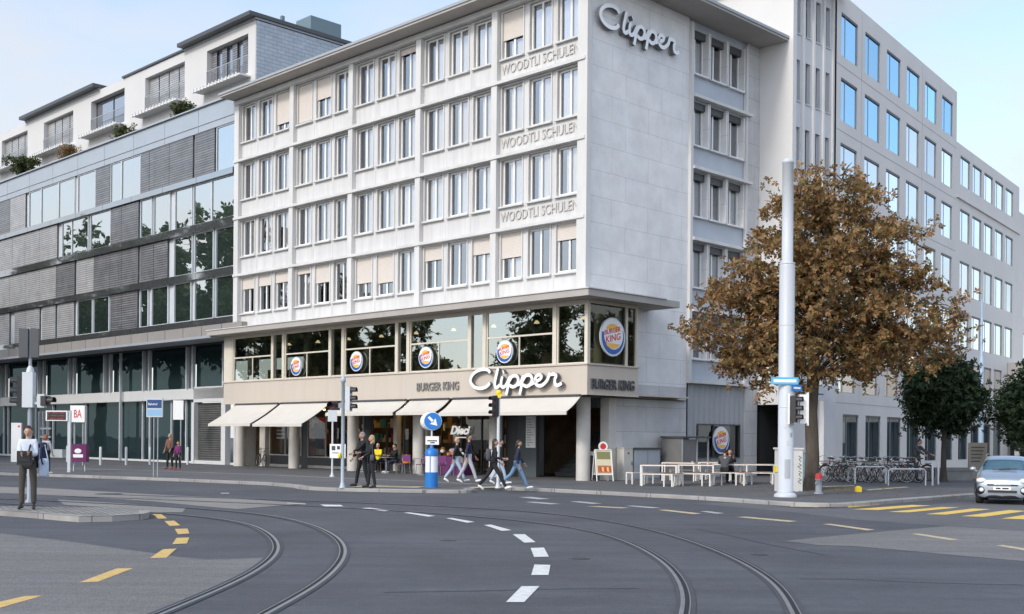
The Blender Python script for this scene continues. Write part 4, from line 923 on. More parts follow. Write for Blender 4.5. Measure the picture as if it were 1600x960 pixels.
tree('small_tree', t3, 'dark green street tree behind the silver car, rightmost of the trees', [(0, 0, 0, .13), (0, 0, 1.0, .11), (.02, 0, 2.0, .10), (0, 0, 3.2, .07), (0, 0, 4.0, .04)],
     [(.2, 0, 3.2, 1.5, 1.5, 1.15), (.3, 0, 4.0, 1.1, 1.1, .85), (-.6, 0, 2.9, .8, .8, .6)], .14, 9000, L_DARK, M_DBARK, 16, group='dark green street trees')
# park trees across the square, outside the picture: they show in the window glass
rt = tree('park_tree', (-38, 44, 0), 'tall leafy park tree across the square, mirrored in the glass', [(0, 0, 0, .35), (0, 0, 2.5, .3), (0, 0, 5, .25), (0, 0, 8, .15), (0, 0, 11, .08)],
     [(0, 0, 8.2, 4.4, 4.4, 3.2), (0, 0, 11, 3.2, 3.2, 2.4), (2.5, 1, 6.4, 2.8, 2.8, 1.8), (-2.5, -1, 6.6, 2.8, 2.8, 1.8)], .36, 2300, L_MID, M_BARK, 22, group='park trees across the square', per=5)
for x, y, s, r in ((-42, 56, .95, 1), (-45, 62, 1.1, 2), (-50, 72, 1.65, 3), (-56, 80, 1.6, 4), (-64, 90, 1.7, 5), (-34, 34, .95, 2.5), (-62, 66, 1.35, .6), (30, 48, .75, 1), (39, 62, .8, 2)):
    c = copy_tree(rt); c.location = (x, y, 0); c.scale = (s, s, s); c.rotation_euler = (0, 0, r)
# parapet plants
for i, (px, py, s, c, lab) in enumerate(((282, 160, .6, 1, 'sparse plant on the grey parapet, nearest the white building'), (190, 198, .6, 1, 'green and yellow plant on the parapet, second from the white building'),
        (108, 232, .6, 0, 'straggly brownish plant on the grey parapet, third from the white building'), (36, 258, .95, 2, 'dense green shrub on the parapet nearest the frame corner'))):
    x = gl(gx(px, py, -.1 + .5)); root = empty('parapet_plant', W(x - 25.46, .5, 20.42), 0, lab, 'plant', 'plants along the parapet'); fans = []; st = MB()
    for _ in range(40):
        d = Vector((random.gauss(0, .55), random.gauss(0, .25), random.uniform(.5, 1.5))) * s
        st.tube([(0, 0, 0), d * .5 + Vector((0, 0, .15)), d], [.02, .012, .006], 4, cap=False); fans += [d + Vector((random.gauss(0, .1), random.gauss(0, .1), random.gauss(0, .1))) for _ in range(3 if c != 2 else 9)] + [d * .6]
    st.build('stems', M_BARK, root); leafy('leaves', fans, .2, [L_CHEST, L_MID, L_MID][c], root, 4)

# ------------------------------------------------------------------ PEOPLE
def headfn(p):
    x, y, z = p.x, p.y, p.z                               # face looks along -y
    k = 1.0
    if z < 0: k -= .26 * (-z) ** 1.5                       # jaw narrows
    if y < 0 and z < -.1: y *= .96
    if y > 0 and z < -.3: y *= .78
    if y < -.8 and abs(x) < .22 and -.35 < z < .15: y -= .20 * (1 - abs(x) / .22) * (1 - abs(z + .15) / .3 * .5)      # nose
    return Vector((x * k, y * (1 if z > 0 else 1 - .1 * z * z), z))
def person(label, loc, heading, Ht=1.72, legs=((0, 0), (0, 0)), arms=((5, 10, 8), (5, 10, 8)), lean=0, top=None, trouser=None, shoe=None, hair=M_HAIRD, hairlen=0, sit=None, skin=None, group=None, headturn=0, sleeves=True, build=1.0, skirt=None, top2=None):
    """legs: ((hip, knee) left/right), arms: ((forward, elbow, out) ...); degrees. Faces local -Y"""
    root = empty('person', loc, heading, label, 'person', group); k = Ht / 1.75; f = 1 if not lean else 1
    hipz = .93 if sit is None else sit / k + .09
    J = {}
    mn = 9
    for s, (a, kn), n in ((-1, legs[0], 'l'), (1, legs[1], 'r')):
        a, kn = R(a), R(kn); h_ = Vector((s * .09, 0, hipz)); kne = h_ + .44 * Vector((s * .06, -math.sin(a), -math.cos(a))); an = kne + .42 * Vector((0, -math.sin(a - kn), -math.cos(a - kn)))
        pitch = (a - kn); toe = an + Vector((s * .02, -math.cos(pitch) * .17, -.05 + math.sin(pitch) * .17 * -1 if False else -.055 - math.sin(-pitch) * .12))
        J['hip' + n], J['kn' + n], J['an' + n], J['toe' + n] = h_, kne, an, toe; mn = min(mn, an.z - .075, toe.z - .03)
    if sit is None:
        for q in J.values(): q.z -= mn
        hipz -= mn
    L = R(lean); up = lambda h_, x=0: Vector((x, -math.sin(L) * h_, hipz + math.cos(L) * h_))
    J['pel'] = up(.02); J['wai'] = up(.19); J['che'] = up(.40); J['nkb'] = up(.53); J['nk'] = up(.59)
    for s, (a, el, out), n in ((-1, arms[0], 'l'), (1, arms[1], 'r')):
        a, el, out = R(a), R(el), R(out); sh = up(.485, s * .175 * build)
        d = Vector((s * math.sin(out), -math.sin(a) * math.cos(out), -math.cos(a) * math.cos(out))); e = sh + .29 * d
        inn = -s * .35 if el > 1.0 else 0
        d2 = Vector((s * math.sin(out) * .4 + inn, -math.sin(a + el), -math.cos(a + el))).normalized(); w = e + .25 * d2
        J['sh' + n], J['el' + n], J['wr' + n], J['dd' + n] = sh, e, w, d2
    def skin_part(name, pts, edges, rad, m, sub=2, extra=None, squash=True):
        idx = {p: i for i, p in enumerate(pts)}
        vs, fs = skinmesh([J[p] for p in pts], [(idx[a], idx[b]) for a, b in edges], rad, sub)
        if squash:
            for v in vs:
                if v.z > hipz - .1 and abs(v.x) < .24 * build:
                    cy = -math.sin(L) * max(0, v.z - hipz)
                    if abs(v.y - cy) < .17: v.y = cy + (v.y - cy) * .82
        b = MB(); b.add(vs, fs, 0, True)
        if extra: extra(b)
        b.v = [(x * k, y * k, z * k) for x, y, z in b.v]
        return b.build(name, m, root)
    hc = up(.70); ht_ = R(headturn)
    # hands: palm and five fingers as chains rooted in the palm
    hv, he, hr = [], [], []
    for n, s in (('l', -1), ('r', 1)):
        w, d = J['wr' + n], J['dd' + n]; side = d.cross(Vector((1, 0, 0))).normalized() if abs(d.x) < .9 else Vector((0, 1, 0)); pn = d.cross(side)
        i0 = len(hv); hv += [w - d * .03, w + d * .04, w + d * .085]; hr += [.024, .026, .03]; he += [(i0, i0 + 1), (i0 + 1, i0 + 2)]
        for q, (o, ln) in enumerate(((-.028, .07), (-.01, .082), (.01, .078), (.028, .06))):
            a = w + d * .085 + side * o; j = len(hv); bend = pn * (.014 * -s)
            hv += [a, a + d * ln * .55 + bend, a + d * ln * .95 + bend * 2.6]; hr += [.0105, .0095, .008]; he += [(j, j + 1), (j + 1, j + 2)]
        j = len(hv); a = w + d * .035 + side * -.022; hv += [a, a + d * .03 - side * .03, a + d * .06 - side * .035]; hr += [.012, .011, .009]; he += [(j, j + 1), (j + 1, j + 2)]
    hvs, hfs = skinmesh(hv, he, hr, 1)
    def addhead(b):
        n0 = len(b.v); b.ball((0, 0, 0), (.075, .095, .118), 10, 0, headfn)
        for s in (-1, 1): b.ball((s * .074, .012, -.01), (.014, .024, .034), 5)
        b.tube([(0, -.09, -.052), (0, -.093, -.055)], [.001, .001], 4)
        m0 = len(b.v)
        for s in (-1, 1): b.ball((s * .03, -.083, .008), (.014, .008, .008), 5, 1)
        b.cbox((0, -.089, -.062), (.042, .008, .009), 0, 2)
        M = Matrix.Translation(hc) @ Matrix.Rotation(ht_, 4, 'Z')
        for i in range(n0, len(b.v)): b.v[i] = tuple(M @ Vector(b.v[i]))
        b.add(hvs, hfs, 0, True)
    pts = ['pel', 'wai', 'che', 'nkb', 'nk', 'shl', 'ell', 'wrl', 'shr', 'elr', 'wrr', 'hipl', 'knl', 'anl', 'hipr', 'knr', 'anr']
    ed = [('pel', 'wai'), ('wai', 'che'), ('che', 'nkb'), ('nkb', 'nk'), ('che', 'shl'), ('shl', 'ell'), ('ell', 'wrl'), ('che', 'shr'), ('shr', 'elr'), ('elr', 'wrr'), ('pel', 'hipl'), ('hipl', 'knl'), ('knl', 'anl'), ('pel', 'hipr'), ('hipr', 'knr'), ('knr', 'anr')]
    J['hd'] = up(.64); pts.append('hd'); ed.append(('nk', 'hd'))
    ra = [.115, .105, .12, .055, .048, .05, .038, .026, .05, .038, .026, .075, .052, .036, .075, .052, .036, .05]
    skin_part('body', pts, ed, ra, [skin or M_SKIN, M_BLACK, M_RED if False else mat('lips', (.33, .13, .11), .5)], 2, addhead)
    J['wsl'] = J['ell'].lerp(J['wrl'], .92 if sleeves else .02); J['wsr'] = J['elr'].lerp(J['wrr'], .92 if sleeves else .02); J['pl2'] = up(-.06)
    w = build
    skin_part('jacket' if sleeves else 'shirt', ['pl2', 'wai', 'che', 'nkb', 'shl', 'ell', 'wsl', 'shr', 'elr', 'wsr'],
              [('pl2', 'wai'), ('wai', 'che'), ('che', 'nkb'), ('che', 'shl'), ('shl', 'ell'), ('ell', 'wsl'), ('che', 'shr'), ('shr', 'elr'), ('elr', 'wsr')],
              [.145 * w, .138 * w, .152 * w, .070, .078, .058, .042, .078, .058, .042], top or M_BLACK)
    J['al'] = J['knl'].lerp(J['anl'], 1.0); J['ar'] = J['knr'].lerp(J['anr'], 1.0)
    skin_part('trousers', ['pel', 'hipl', 'knl', 'al', 'hipr', 'knr', 'ar'], [('pel', 'hipl'), ('hipl', 'knl'), ('knl', 'al'), ('pel', 'hipr'), ('hipr', 'knr'), ('knr', 'ar')],
              [.128 * w, .098, .068, .055, .098, .068, .055], trouser or M_BLACK, squash=False)
    for n in 'lr':
        an, toe = J['an' + n], J['toe' + n]; b = MB(); d = (toe - an); heel = an + Vector((0, .04, -.045)); 
        vs, fs = skinmesh([heel, an + Vector((0, -.02, -.03)), toe + Vector((0, 0, .01)), toe + d.normalized() * .05], [(0, 1), (1, 2), (2, 3)], [.042, .05, .042, .03], 1); b.add([v * k for v in vs], fs, 0, True)
        b.build('shoe', shoe or M_BLACK, root)
    # hair
    def hfn(p):
        y, z = p.y, p.z
        if y < -.2 and z < .52: z = max(z, .50 + .0 * y); 
        if z < -.25 and hairlen == 0: z = -.25 + (z + .25) * .15
        return Vector((p.x, y, z))
    b = MB(); b.ball((0, .012, .016), (.085, .1, .122), 10, 0, hfn)
    if hairlen: b.ball((0, .055, -.03 - hairlen * .45), (.075, .06, .07 + hairlen * .5), 8)
    M = Matrix.Translation(hc) @ Matrix.Rotation(ht_, 4, 'Z'); b.v = [tuple((M @ Vector(v)) * k) for v in b.v]; b.build('hair', hair, root)
    root['_k'] = k
    J2 = {n: v * k for n, v in J.items()}; J2['head'] = hc * k
    return root, J2
C_ = lambda n, c, r=.85: mat(n, c, r, .12, 6)
DENIM = C_('cloth_denim', (.16, .27, .42)); LDENIM = C_('cloth_light_denim', (.36, .46, .58)); GREYT = C_('cloth_grey', (.42, .43, .46)); NAVY = C_('cloth_navy', (.018, .026, .055)); BLK = C_('cloth_black', (.014, .015, .018))
OLIVE = C_('cloth_olive', (.06, .055, .045)); SHIRT = C_('cloth_white_shirt', (.62, .66, .74)); BROWNJ = C_('cloth_brown_coat', (.17, .08, .06)); YELJ = C_('cloth_yellow', (.80, .62, .02)); WSHOE = C_('shoe_white', (.78, .78, .76)); GREYK = C_('cloth_dark_grey', (.07, .075, .085)); PINK = C_('cloth_purple', (.16, .02, .12))
def rotp(root, v): return Matrix.Translation(root.location) @ Matrix.Rotation(root.rotation_euler.z, 4, 'Z') @ Vector(v)
def backpack(root, c, s, m, m2, label):
    o = empty('backpack', rotp(root, c), root.rotation_euler.z, label, 'backpack'); b = MB()
    def fn(p): return Vector((math.copysign(abs(p.x) ** .6, p.x), math.copysign(abs(p.y) ** .7, p.y), math.copysign(abs(p.z) ** .6, p.z)))
    b.ball((0, 0, 0), (.17 * s, .11 * s, .25 * s), 9, 0, fn); b.build('bag', m, o)
    b = MB(); b.ball((0, .10 * s, -.07 * s), (.13 * s, .05 * s, .12 * s), 8, 0, fn); b.build('front_pocket', m2, o)
    for x in (-.1, .1): b = MB(); b.tube([(x * s, -.08 * s, .2 * s), (x * s, -.20 * s, .24 * s), (x * 1.1 * s, -.36 * s, .10 * s), (x * 1.3 * s, -.33 * s, -.12 * s), (x * 1.3 * s, -.08 * s, -.2 * s)], .017 * s, 6); b.build('strap', m, o)
    return o
def bag(root, c, m, label, name='shoulder_bag', d=(.3, .12, .24)):
    o = empty(name, rotp(root, c), root.rotation_euler.z, label, 'bag'); b = MB()
    def fn(p): return Vector((math.copysign(abs(p.x) ** .5, p.x), math.copysign(abs(p.y) ** .7, p.y), math.copysign(abs(p.z) ** .5, p.z)))
    b.ball((0, 0, 0), (d[0] / 2, d[1] / 2, d[2] / 2), 8, 0, fn); b.build('pouch', m, o)
    b = MB(); b.tube([(-d[0] / 2.4, 0, d[2] / 3), (-.10, .02, .42), (.02, .0, .50), (d[0] / 2.4, 0, d[2] / 3)], .012, 6); b.build('strap', m, o)
    return o
# man on the island
p = G(43, 796, .12)
man, J = person('man in pale shirt holding a black case, standing on the cobbled traffic island', p, R(14), 1.78, ((2, 2), (-3, 3)), ((16, 80, 3), (16, 84, 3)), 0, SHIRT, OLIVE, M_BLACK, M_HAIRD, 0, headturn=-.25, build=.82)
backpack(man, (.17, .17, 1.16), 1.08, NAVY, M_BLUE, 'dark backpack with blue front pocket worn by the man on the island')
b = MB(); b.cbox((-.02, -.30, 1.12), (.30, .10, .30)); b.cbox((-.02, -.355, 1.14), (.24, .03, .20)); o = tag(b.build('camera_case', M_BLACK), 'black square case held in front of the man on the traffic island', 'case'); o.location = man.location; o.rotation_euler = man.rotation_euler
q = bag(man, (.32, .02, .90), C_('bag_white_blue', (.42, .50, .62)), 'pale blue and white bag hanging beside the man on the island', 'carrier_bag', (.22, .14, .42))
# walkers
def at(x, y, z=PZ): return G(x, y, z)
RT = R(90)
pr, J = person('walker in dark top and pale jeans, rearmost of the pedestrians crossing', at(712, 754), RT, 1.68, ((28, 8), (-24, 14)), ((-22, 18, 6), (24, 20, 6)), 4, BLK, LDENIM, WSHOE, M_HAIRB, .0, group='pedestrians crossing towards the corner')
pr, J = person('tall walker in navy sweater and light grey trousers, left of the front pair', at(731, 755), RT, 1.80, ((24, 6), (-20, 12)), ((-15, 15, 6), (18, 18, 6)), 3, NAVY, GREYT, WSHOE, M_HAIRD, .0, group='pedestrians crossing towards the corner')
pr, J = person('striding woman in black trousers with long dark hair and white trainers', at(771, 766), RT, 1.68, ((30, 4), (-28, 14)), ((10, 75, 6), (-8, 60, 6)), 4, BLK, BLK, WSHOE, M_HAIRD, .22, group='pedestrians crossing towards the corner')
backpack(pr, (0, .17, 1.12), .8, GREYK, BLK, 'grey backpack on the striding woman in black')
pr, J = person('woman in navy jacket and blue jeans, front walker at the kerb', at(808, 764), RT, 1.66, ((26, 4), (-30, 22)), ((-12, 30, 6), (10, 30, 6)), 4, NAVY, DENIM, WSHOE, M_HAIRD, .08, group='pedestrians crossing towards the corner')
bag(pr, (.22, .05, .98), BLK, 'black shoulder bag on the hip of the woman in blue jeans', d=(.34, .13, .26))
pr, J = person('person in light jeans behind the striding woman in black', at(781, 757), RT, 1.62, ((20, 6), (-20, 12)), ((0, 20, 6), (0, 20, 6)), 2, BLK, LDENIM, WSHOE, M_HAIRD, .0, group='pedestrians crossing towards the corner')
pr, J = person('grey-haired man in black pointing, beside the blonde woman at the signal pole', at(566, 762), R(-60), 1.78, ((14, 6), (-8, 6)), ((20, 10, 8), (48, 12, 10)), 2, BLK, BLK, M_BLACK, M_HAIRG, 0)
pr, J = person('blonde woman in black jacket with a grey top, next to the pointing man', at(580, 763), R(-78), 1.68, ((8, 4), (-6, 4)), ((30, 60, 6), (20, 40, 6)), 0, BLK, BLK, M_BLACK, M_HAIRB, .1)
bag(pr, (.2, 0, .98), GREYK, 'grey handbag carried by the blonde woman', 'handbag', (.34, .14, .22))
pr, J = person('woman in a brown coat and black trousers near the bus stop', at(265, 733), R(-30), 1.70, ((4, 2), (-4, 2)), ((8, 15, 8), (8, 30, 8)), 0, BROWNJ, BLK, C_('shoe_red', (.4, .1, .08)), M_HAIRB, .1)
pr, J = person('child in dark clothes beside the woman in the brown coat', at(278, 734), R(-30), 1.34, ((4, 2), (-4, 2)), ((8, 15, 8), (8, 15, 8)), 0, PINK, BLK, C_('shoe_red', (.4, .1, .08)), M_HAIRR, .1)
pr, J = person('person with red hair waiting by the departure display', at(72, 741), R(160), 1.62, ((4, 2), (-4, 2)), ((8, 15, 8), (8, 30, 8)), 0, GREYT, BLK, WSHOE, M_HAIRR, .05)
backpack(pr, (0, .17, 1.1), .9, BLK, BLK, 'black rucksack on the red-haired person by the departure display')
pr, J = person('cyclist in dark jacket bending over the parked bicycles', at(1431, 752), R(40), 1.74, ((10, 5), (-5, 5)), ((45, 20, 8), (45, 25, 8)), 14, GREYK, OLIVE, M_BLACK, M_HAIRD, 0)

# ------------------------------------------------------------------ STREET FURNITURE
def heads(b, c, rot, n=3, mi=0, pitch=.31, w=.30, sc=1.0):
    """signal head: backing box with three hooded lenses, front along local -y"""
    M = Matrix.Translation(c) @ Matrix.Rotation(rot, 4, 'Z') @ Matrix.Scale(sc, 4)
    k = len(b.v); b.box(-w / 2, w / 2, -.02, .16, 0, n * pitch, mi)
    for i in range(n):
        z = pitch * (i + .5); b.tube([(0, -.02, z), (0, -.045, z)], .115, 14, 2); V = []
        for j in range(11):
            a = R(-20 + 220 * j / 10)
            for y, r in ((-.02, .125), (-.24, .125 if j not in (0, 10) else .115)): V.append((r * math.cos(a), y, z + r * math.sin(a)))
        b.add(V, [(2 * j, 2 * j + 1, 2 * j + 3, 2 * j + 2) for j in range(10)], 1, True)
    for i in range(k, len(b.v)): b.v[i] = tuple(M @ Vector(b.v[i]))
def sighead(parent, c, rot, n=3, shell=None, **kw):
    b = MB(); heads(b, c, rot, n, **kw); return b.build('signal_head', [shell or M_BLACK, M_BLACK, M_LAMPR], parent)
# big white mast
p = G(1227, 782, 0); Ym = p.y
ms = empty('tram_mast', (p.x, p.y, PZ), 0, 'thick white stepped mast at the pavement corner, in front of the chestnut', 'mast'); b = MB()
b.lathe((0, 0, 0), [(.33, 0), (.33, .05), (.27, .12), (.225, .13), (.225, 6.75), (.215, 6.82), (.165, 6.86), (.16, 9.75), (.175, 9.76), (.175, 9.84), (.10, 9.9), (.02, 9.93)], 32); b.build('shaft', mat('mast_paint', (.50, .53, .56), .45, .07, 1.5, stretch=(2, 2, .4)), ms)
b = MB()
for z in (.13, 2.6, 5.0, 6.8): b = MB(); b.lathe((0, 0, z), [(.225 if z < 6.81 else .17, 0), (.235 if z < 6.81 else .18, .02), (.225 if z < 6.81 else .17, .05)], 24); b.build('collar', M_LGREY, ms)
z1 = zat(1222, 596, Ym) - PZ; z2 = zat(1241, 607, Ym) - PZ
def plate(name, label, loc, rot, w, h, m, stripe=None, txt=None, tm=None, d=.03, parent=None, cat='street sign'):
    b = MB(); b.box(-w / 2, w / 2, 0, d, -h / 2, h / 2, 0)
    if stripe: b.box(-w / 2 * stripe[0], w / 2 * stripe[0], -.004, 0, -h / 2 * stripe[1], h / 2 * stripe[1], 1)
    if txt: add_text(b, txt, Matrix.Translation((-w * .4, -.003, -h * .22)), w * .8, h * .42, .004, 0, 0, 1)
    o = b.build(name, [m, tm or M_SIGNW], parent)
    if not parent: tag(o, label, cat)
    o.location = loc; o.rotation_euler = (0, 0, rot); return o
plate('street_sign', 'light blue street name plate with a white bar, high on the white mast', (p.x - .10, p.y - .26, z1 + PZ), R(4), .80, .21, M_LBLUE, (.84, .42))
plate('street_sign', 'darker blue small plate angled under the light blue one on the mast', (p.x + .27, p.y - .20, z2 + PZ), R(35), .42, .19, M_BLUE, (.7, .3))
b = MB(); zb = zat(1235, 662, Ym); zt = zat(1235, 615, Ym); 
sg = empty('traffic_light', (p.x + .22, p.y - .30, zb), 0, 'white-framed traffic light with black hoods mounted on the white mast', 'traffic light')
sighead(sg, (.0, 0, .03), R(62), 3, sc=.83)
b = MB(); b.box(-.24, -.19, -.03, .02, -.03, .86); b.box(.12, .34, .05, .17, .0, .84); b.box(.34, .37, .0, .2, -.06, .9); b.build('backing_frame', M_SIGNW, sg)
# hydrant
h0 = G(1279, 772, PZ); hy = empty('hydrant', h0, 0, 'grey street hydrant with a red cap beside the chestnut trunk', 'hydrant')
b = MB(); b.lathe((0, 0, 0), [(.14, 0), (.14, .04), (.095, .06), (.09, .42), (.11, .44), (.11, .47)], 20); b.tube([(0, 0, .34), (-.1, -.08, .34)], .04, 8); b.build('barrel', M_GREYM, hy)
b = MB(); b.lathe((0, 0, .47), [(.105, 0), (.105, .1), (.08, .16), (.03, .18)], 20); b.build('cap', M_RED, hy)
# utility cabinet behind the mast, with scrawl
c0 = G(1232, 769, PZ); cb = empty('utility_cabinet', c0 + Vector((.15, .35, 0)), R(6), 'white utility cabinet with black scrawl standing behind the white mast', 'cabinet')
b = MB(); b.box(-.42, .40, 0, .35, 0, 1.36); b.box(-.46, .43, -.03, .38, 1.36, 1.42); b.build('body', mat('cabinet_white', (.62, .61, .58), .6, .08, 2), cb)
b = MB(); 
for i in range(4): b.tube([(.34, -.006, .25 + i * .24), (.24 + .03 * (i % 2), -.006, .33 + i * .24), (.36, -.006, .38 + i * .24), (.27, -.006, .43 + i * .24)], .011, 5)
b.build('scrawl', M_BLACK, cb)
b = MB(); b.box(-.455, -.425, .05, .3, .62, .82); b.build('sticker', M_YEL, cb)
q = G(1256, 766, PZ) + Vector((.02, .5, 0)); b = MB(); b.box(-.17, .17, 0, .3, 0, 1.22); b.box(-.19, .19, -.02, .32, 1.22, 1.26); o = tag(b.build('utility_cabinet', mat('cabinet_blue', (.22, .34, .42), .6, .25, 5)), 'slim pale blue cabinet squeezed between the white cabinet and the tree trunk', 'cabinet'); o.location = q
# signal pole near the couple
def pole(name, label, p, r, h, m=M_LGREY, cat='pole', cap=True, foot=.11):
    e = empty(name, p, 0, label, cat); b = MB(); pr = [(foot, 0), (foot, .03), (r * 1.6, .06), (r * 1.25, .16), (r, .2), (r, h)] + ([(r * 1.5, h + .01), (r * 1.5, h + .1), (r * .9, h + .2), (.01, h + .24)] if cap else [])
    b.lathe((0, 0, 0), pr, 16); b.build('shaft', m, e); return e
p = G(535, 763, PZ); Y = p.y; s1 = pole('traffic_light', 'pale blue-grey signal pole beside the couple, lens hoods facing right', p, .055, zat(535, 598, Y) - PZ, mat('pole_bluegrey', (.40, .47, .52), .45), 'traffic light')
z = zat(548, 643, Y) - PZ
sighead(s1, (.24, -.02, z), R(78), 3, M_LGREY, sc=.86); sighead(s1, (-.30, .0, zat(520, 641, Y) - PZ), R(-25), 1, sc=.95)
b = MB(); b.box(-.2, .16, -.03, .03, z + .1, z + .26); b.build('bracket', M_GREYM, s1)
b = MB(); b.ball((-.09, -.06, zat(531, 712, Y) - PZ), (.055, .06, .10), 8); b.build('push_button', M_YEL, s1)
p = G(519, 745, PZ); Y = p.y; s2 = pole('sign_pole', 'thin striped pole with two small white plates behind the signal pole', p, .04, zat(519, 640, Y) - PZ, M_LGREY, 'sign pole', False)
b = MB(); b.box(-.19, .19, -.06, -.04, zat(519, 659, Y) - PZ, zat(519, 641, Y) - PZ); b.build('upper_plate', M_LGREY, s2)
b = MB(); za, zc = zat(519, 716, Y) - PZ, zat(519, 694, Y) - PZ; b.box(-.1, .55, -.06, -.04, za, zc); b.box(-.02, .13, -.065, -.06, za + .32, zc - .08, 1); b.box(.2, .32, -.065, -.06, za + .36, zc - .08, 1); b.box(.0, .46, -.065, -.06, za + .2, za + .23, 1); b.build('lower_plate', [M_SIGNW, M_DGREY], s2)
b = MB(); b.lathe((0, 0, .85), [(.046, 0), (.046, .22)], 12); b.build('dark_band', M_DGREY, s2)
# second signal
p = G(778, 763, PZ); Y = p.y; s3 = pole('traffic_light', 'signal pole with a yellow cap and black head in front of the shop entrance', p, .05, zat(778, 622, Y) - PZ, M_LGREY, 'traffic light', False)
sighead(s3, (-.14, -.02, zat(771, 651, Y) - PZ), R(-55), 3, sc=.74); b = MB(); b.ball((0, 0, zat(778, 614, Y) - PZ), (.1, .1, .1), 8); b.box(-.08, .08, -.08, .08, zat(778, 622, Y) - PZ, zat(778, 615, Y) - PZ); b.build('cap', M_YEL, s3)
# blue bollard with keep-right disc
p = G(674, 762, PZ); Y = p.y; kb = empty('traffic_bollard', p, 0, 'blue and white illuminated bollard with a round arrow disc on the island tip', 'bollard'); zz = lambda y: zat(674, y, Y) - PZ
b = MB(); b.lathe((0, 0, 0), [(.215, 0), (.215, zz(738))], 28); b.build('foot', M_BLUE, kb)
b = MB(); b.lathe((0, 0, zz(738)), [(.205, 0), (.205, zz(713) - zz(738))], 28); b.build('light_drum', mat('drum_white', (.88, .89, .89), .3), kb)
for a in range(0, 360, 120): b = MB(); x, y = .21 * math.cos(R(a + 20)), .21 * math.sin(R(a + 20)); b.box(x - .012, x + .012, y - .012, y + .012, zz(738), zz(713)); b.build('drum_rib', M_BLUE, kb)
b = MB(); b.lathe((0, 0, zz(713)), [(.215, 0), (.215, .16), (.17, .22), (.06, .27), (.06, .36)], 28); b.build('top', M_BLUE, kb)
b = MB(); b.cyl((0, 0, zz(700)), (0, 0, zz(655)), .03); b.build('post', M_LGREY, kb)
b = MB(); b.box(-.20, .24, -.07, -.04, zz(695), zz(682)); b.box(-.14, .18, -.074, -.07, zz(690) , zz(689) + .02, 1); b.box(-.04, .1, -.074, -.07, zz(693), zz(692) + .02, 1); b.build('text_plate', [M_SIGNW, M_DGREY], kb)
b = MB(); zc = zz(658.5); b.tube([(-.0, .18, zc), (0, -.06, zc)], [.30, .30], 32); b.v = [((x - .1 * y / .18), y, z) for x, y, z in b.v]; b.build('disc_housing', M_SIGNW, kb)
b = MB(); M = Matrix.Translation((.035, -.062, zc)); b.tube([M @ Vector((0, 0, 0)), M @ Vector((0, -.012, 0))], [.285, .285], 32, 0)
M = Matrix.Translation((.035, -.078, zc)) @ Matrix.Rotation(R(45), 4, 'Y'); 
b.add([M @ Vector(q) for q in ((-.20, 0, .04), (.03, 0, .04), (.03, 0, -.04), (-.20, 0, -.04))], [(0, 1, 2, 3)], 1); b.add([M @ Vector(q) for q in ((.0, 0, .13), (.21, 0, 0), (.0, 0, -.13))], [(0, 1, 2)], 1); b.build('arrow_disc', [M_BLUE, M_SIGNW], kb)
# left signal cluster
p = G(47, 789, .0); p.y += .9; p.x -= .4; Y = p.y; s4 = empty('traffic_light', (p.x, p.y, 0), 0, 'traffic light cluster on a pale pole behind the man on the island', 'traffic light'); zz = lambda y: zat(47, y, Y)
b = MB(); b.lathe((0, 0, 0), [(.10, 0), (.10, .04), (.055, .1), (.055, zz(645)), (.04, zz(640)), (.04, zz(512))], 18); b.build('shaft', mat('pole_grey', (.27, .30, .33), .45), s4)
sighead(s4, (-.30, .02, zz(636)), R(-80), 3, sc=.84)
b = MB(); b.box(-.17, .10, -.09, .12, zz(637), zz(582)); b.box(.1, .3, -.03, .03, zz(632), zz(628)); b.lathe((.0, 0, zz(582)), [(.10, 0), (.08, .10), (.03, .18), (.01, .2)], 14); b.build('control_box', M_LGREY, s4)
b = MB(); b.box(.2, .38, -.05, .12, zz(637), zz(616)); b.build('rear_box', M_LGREY, s4); sighead(s4, (.44, .02, zz(634)), R(80), 1, sc=.8)
b = MB(); b.box(-.26, -.03, -.09, -.03, zz(559), zz(514)); b.box(.03, .24, -.09, -.03, zz(559), zz(514)); b.box(-.2, .2, -.03, .0, zz(540), zz(537)); b.build('sign_backs', M_DGREY, s4)
# bus stop sign, display, boards
p = G(241, 745, PZ); Y = p.y; bs = empty('bus_stop_sign', p, 0, 'blue-topped bus stop sign on two thin grey posts', 'bus stop sign'); zz = lambda y: zat(241, y, Y) - PZ
for x in (-.03, .13): b = MB(); b.cyl((x, 0, 0), (x, 0, zz(652)), .022, n=10); b.build('post', M_GREYM, bs)
b = MB(); b.box(-.32, .32, -.05, .05, zz(652), zz(622)); b.box(-.29, .29, -.054, -.05, zz(638), zz(625), 1); b.box(-.29, .29, -.054, -.05, zz(650), zz(640), 2)
add_text(b, 'Bahnhof', Matrix.Translation((-.24, -.056, zz(633.5))), .36, .09, .003, .01, 0, 3); b.build('sign_box', [M_LGREY, mat('sign_dark_blue', (.012, .06, .20), .4), mat('sign_sky', (.25, .45, .66), .4), M_SIGNW], bs)
p = G(108, 738, PZ); Y = p.y; ds = empty('departure_display', p, 0, 'white post carrying a dark departure display with orange characters', 'display'); zz = lambda y: zat(100, y, Y) - PZ
b = MB(); b.box(-.065, .065, -.06, .06, 0, zz(642)); b.build('post', M_LGREY, ds)
b = MB(); b.box(-1.0, -.05, -.12, .12, zz(658), zz(642)); b.box(-.94, -.11, -.124, -.12, zz(656.5), zz(644), 1)
b.build('display_box', [M_WHITE, M_BLACK], ds)
b = MB()
for i in range(3):
    for j in range(13):
        if (i * 7 + j * 5) % 6: x = -.88 + j * .055; z_ = zz(655) + i * .12; b.box(x, x + .03, -.128, -.125, z_, z_ + .04)
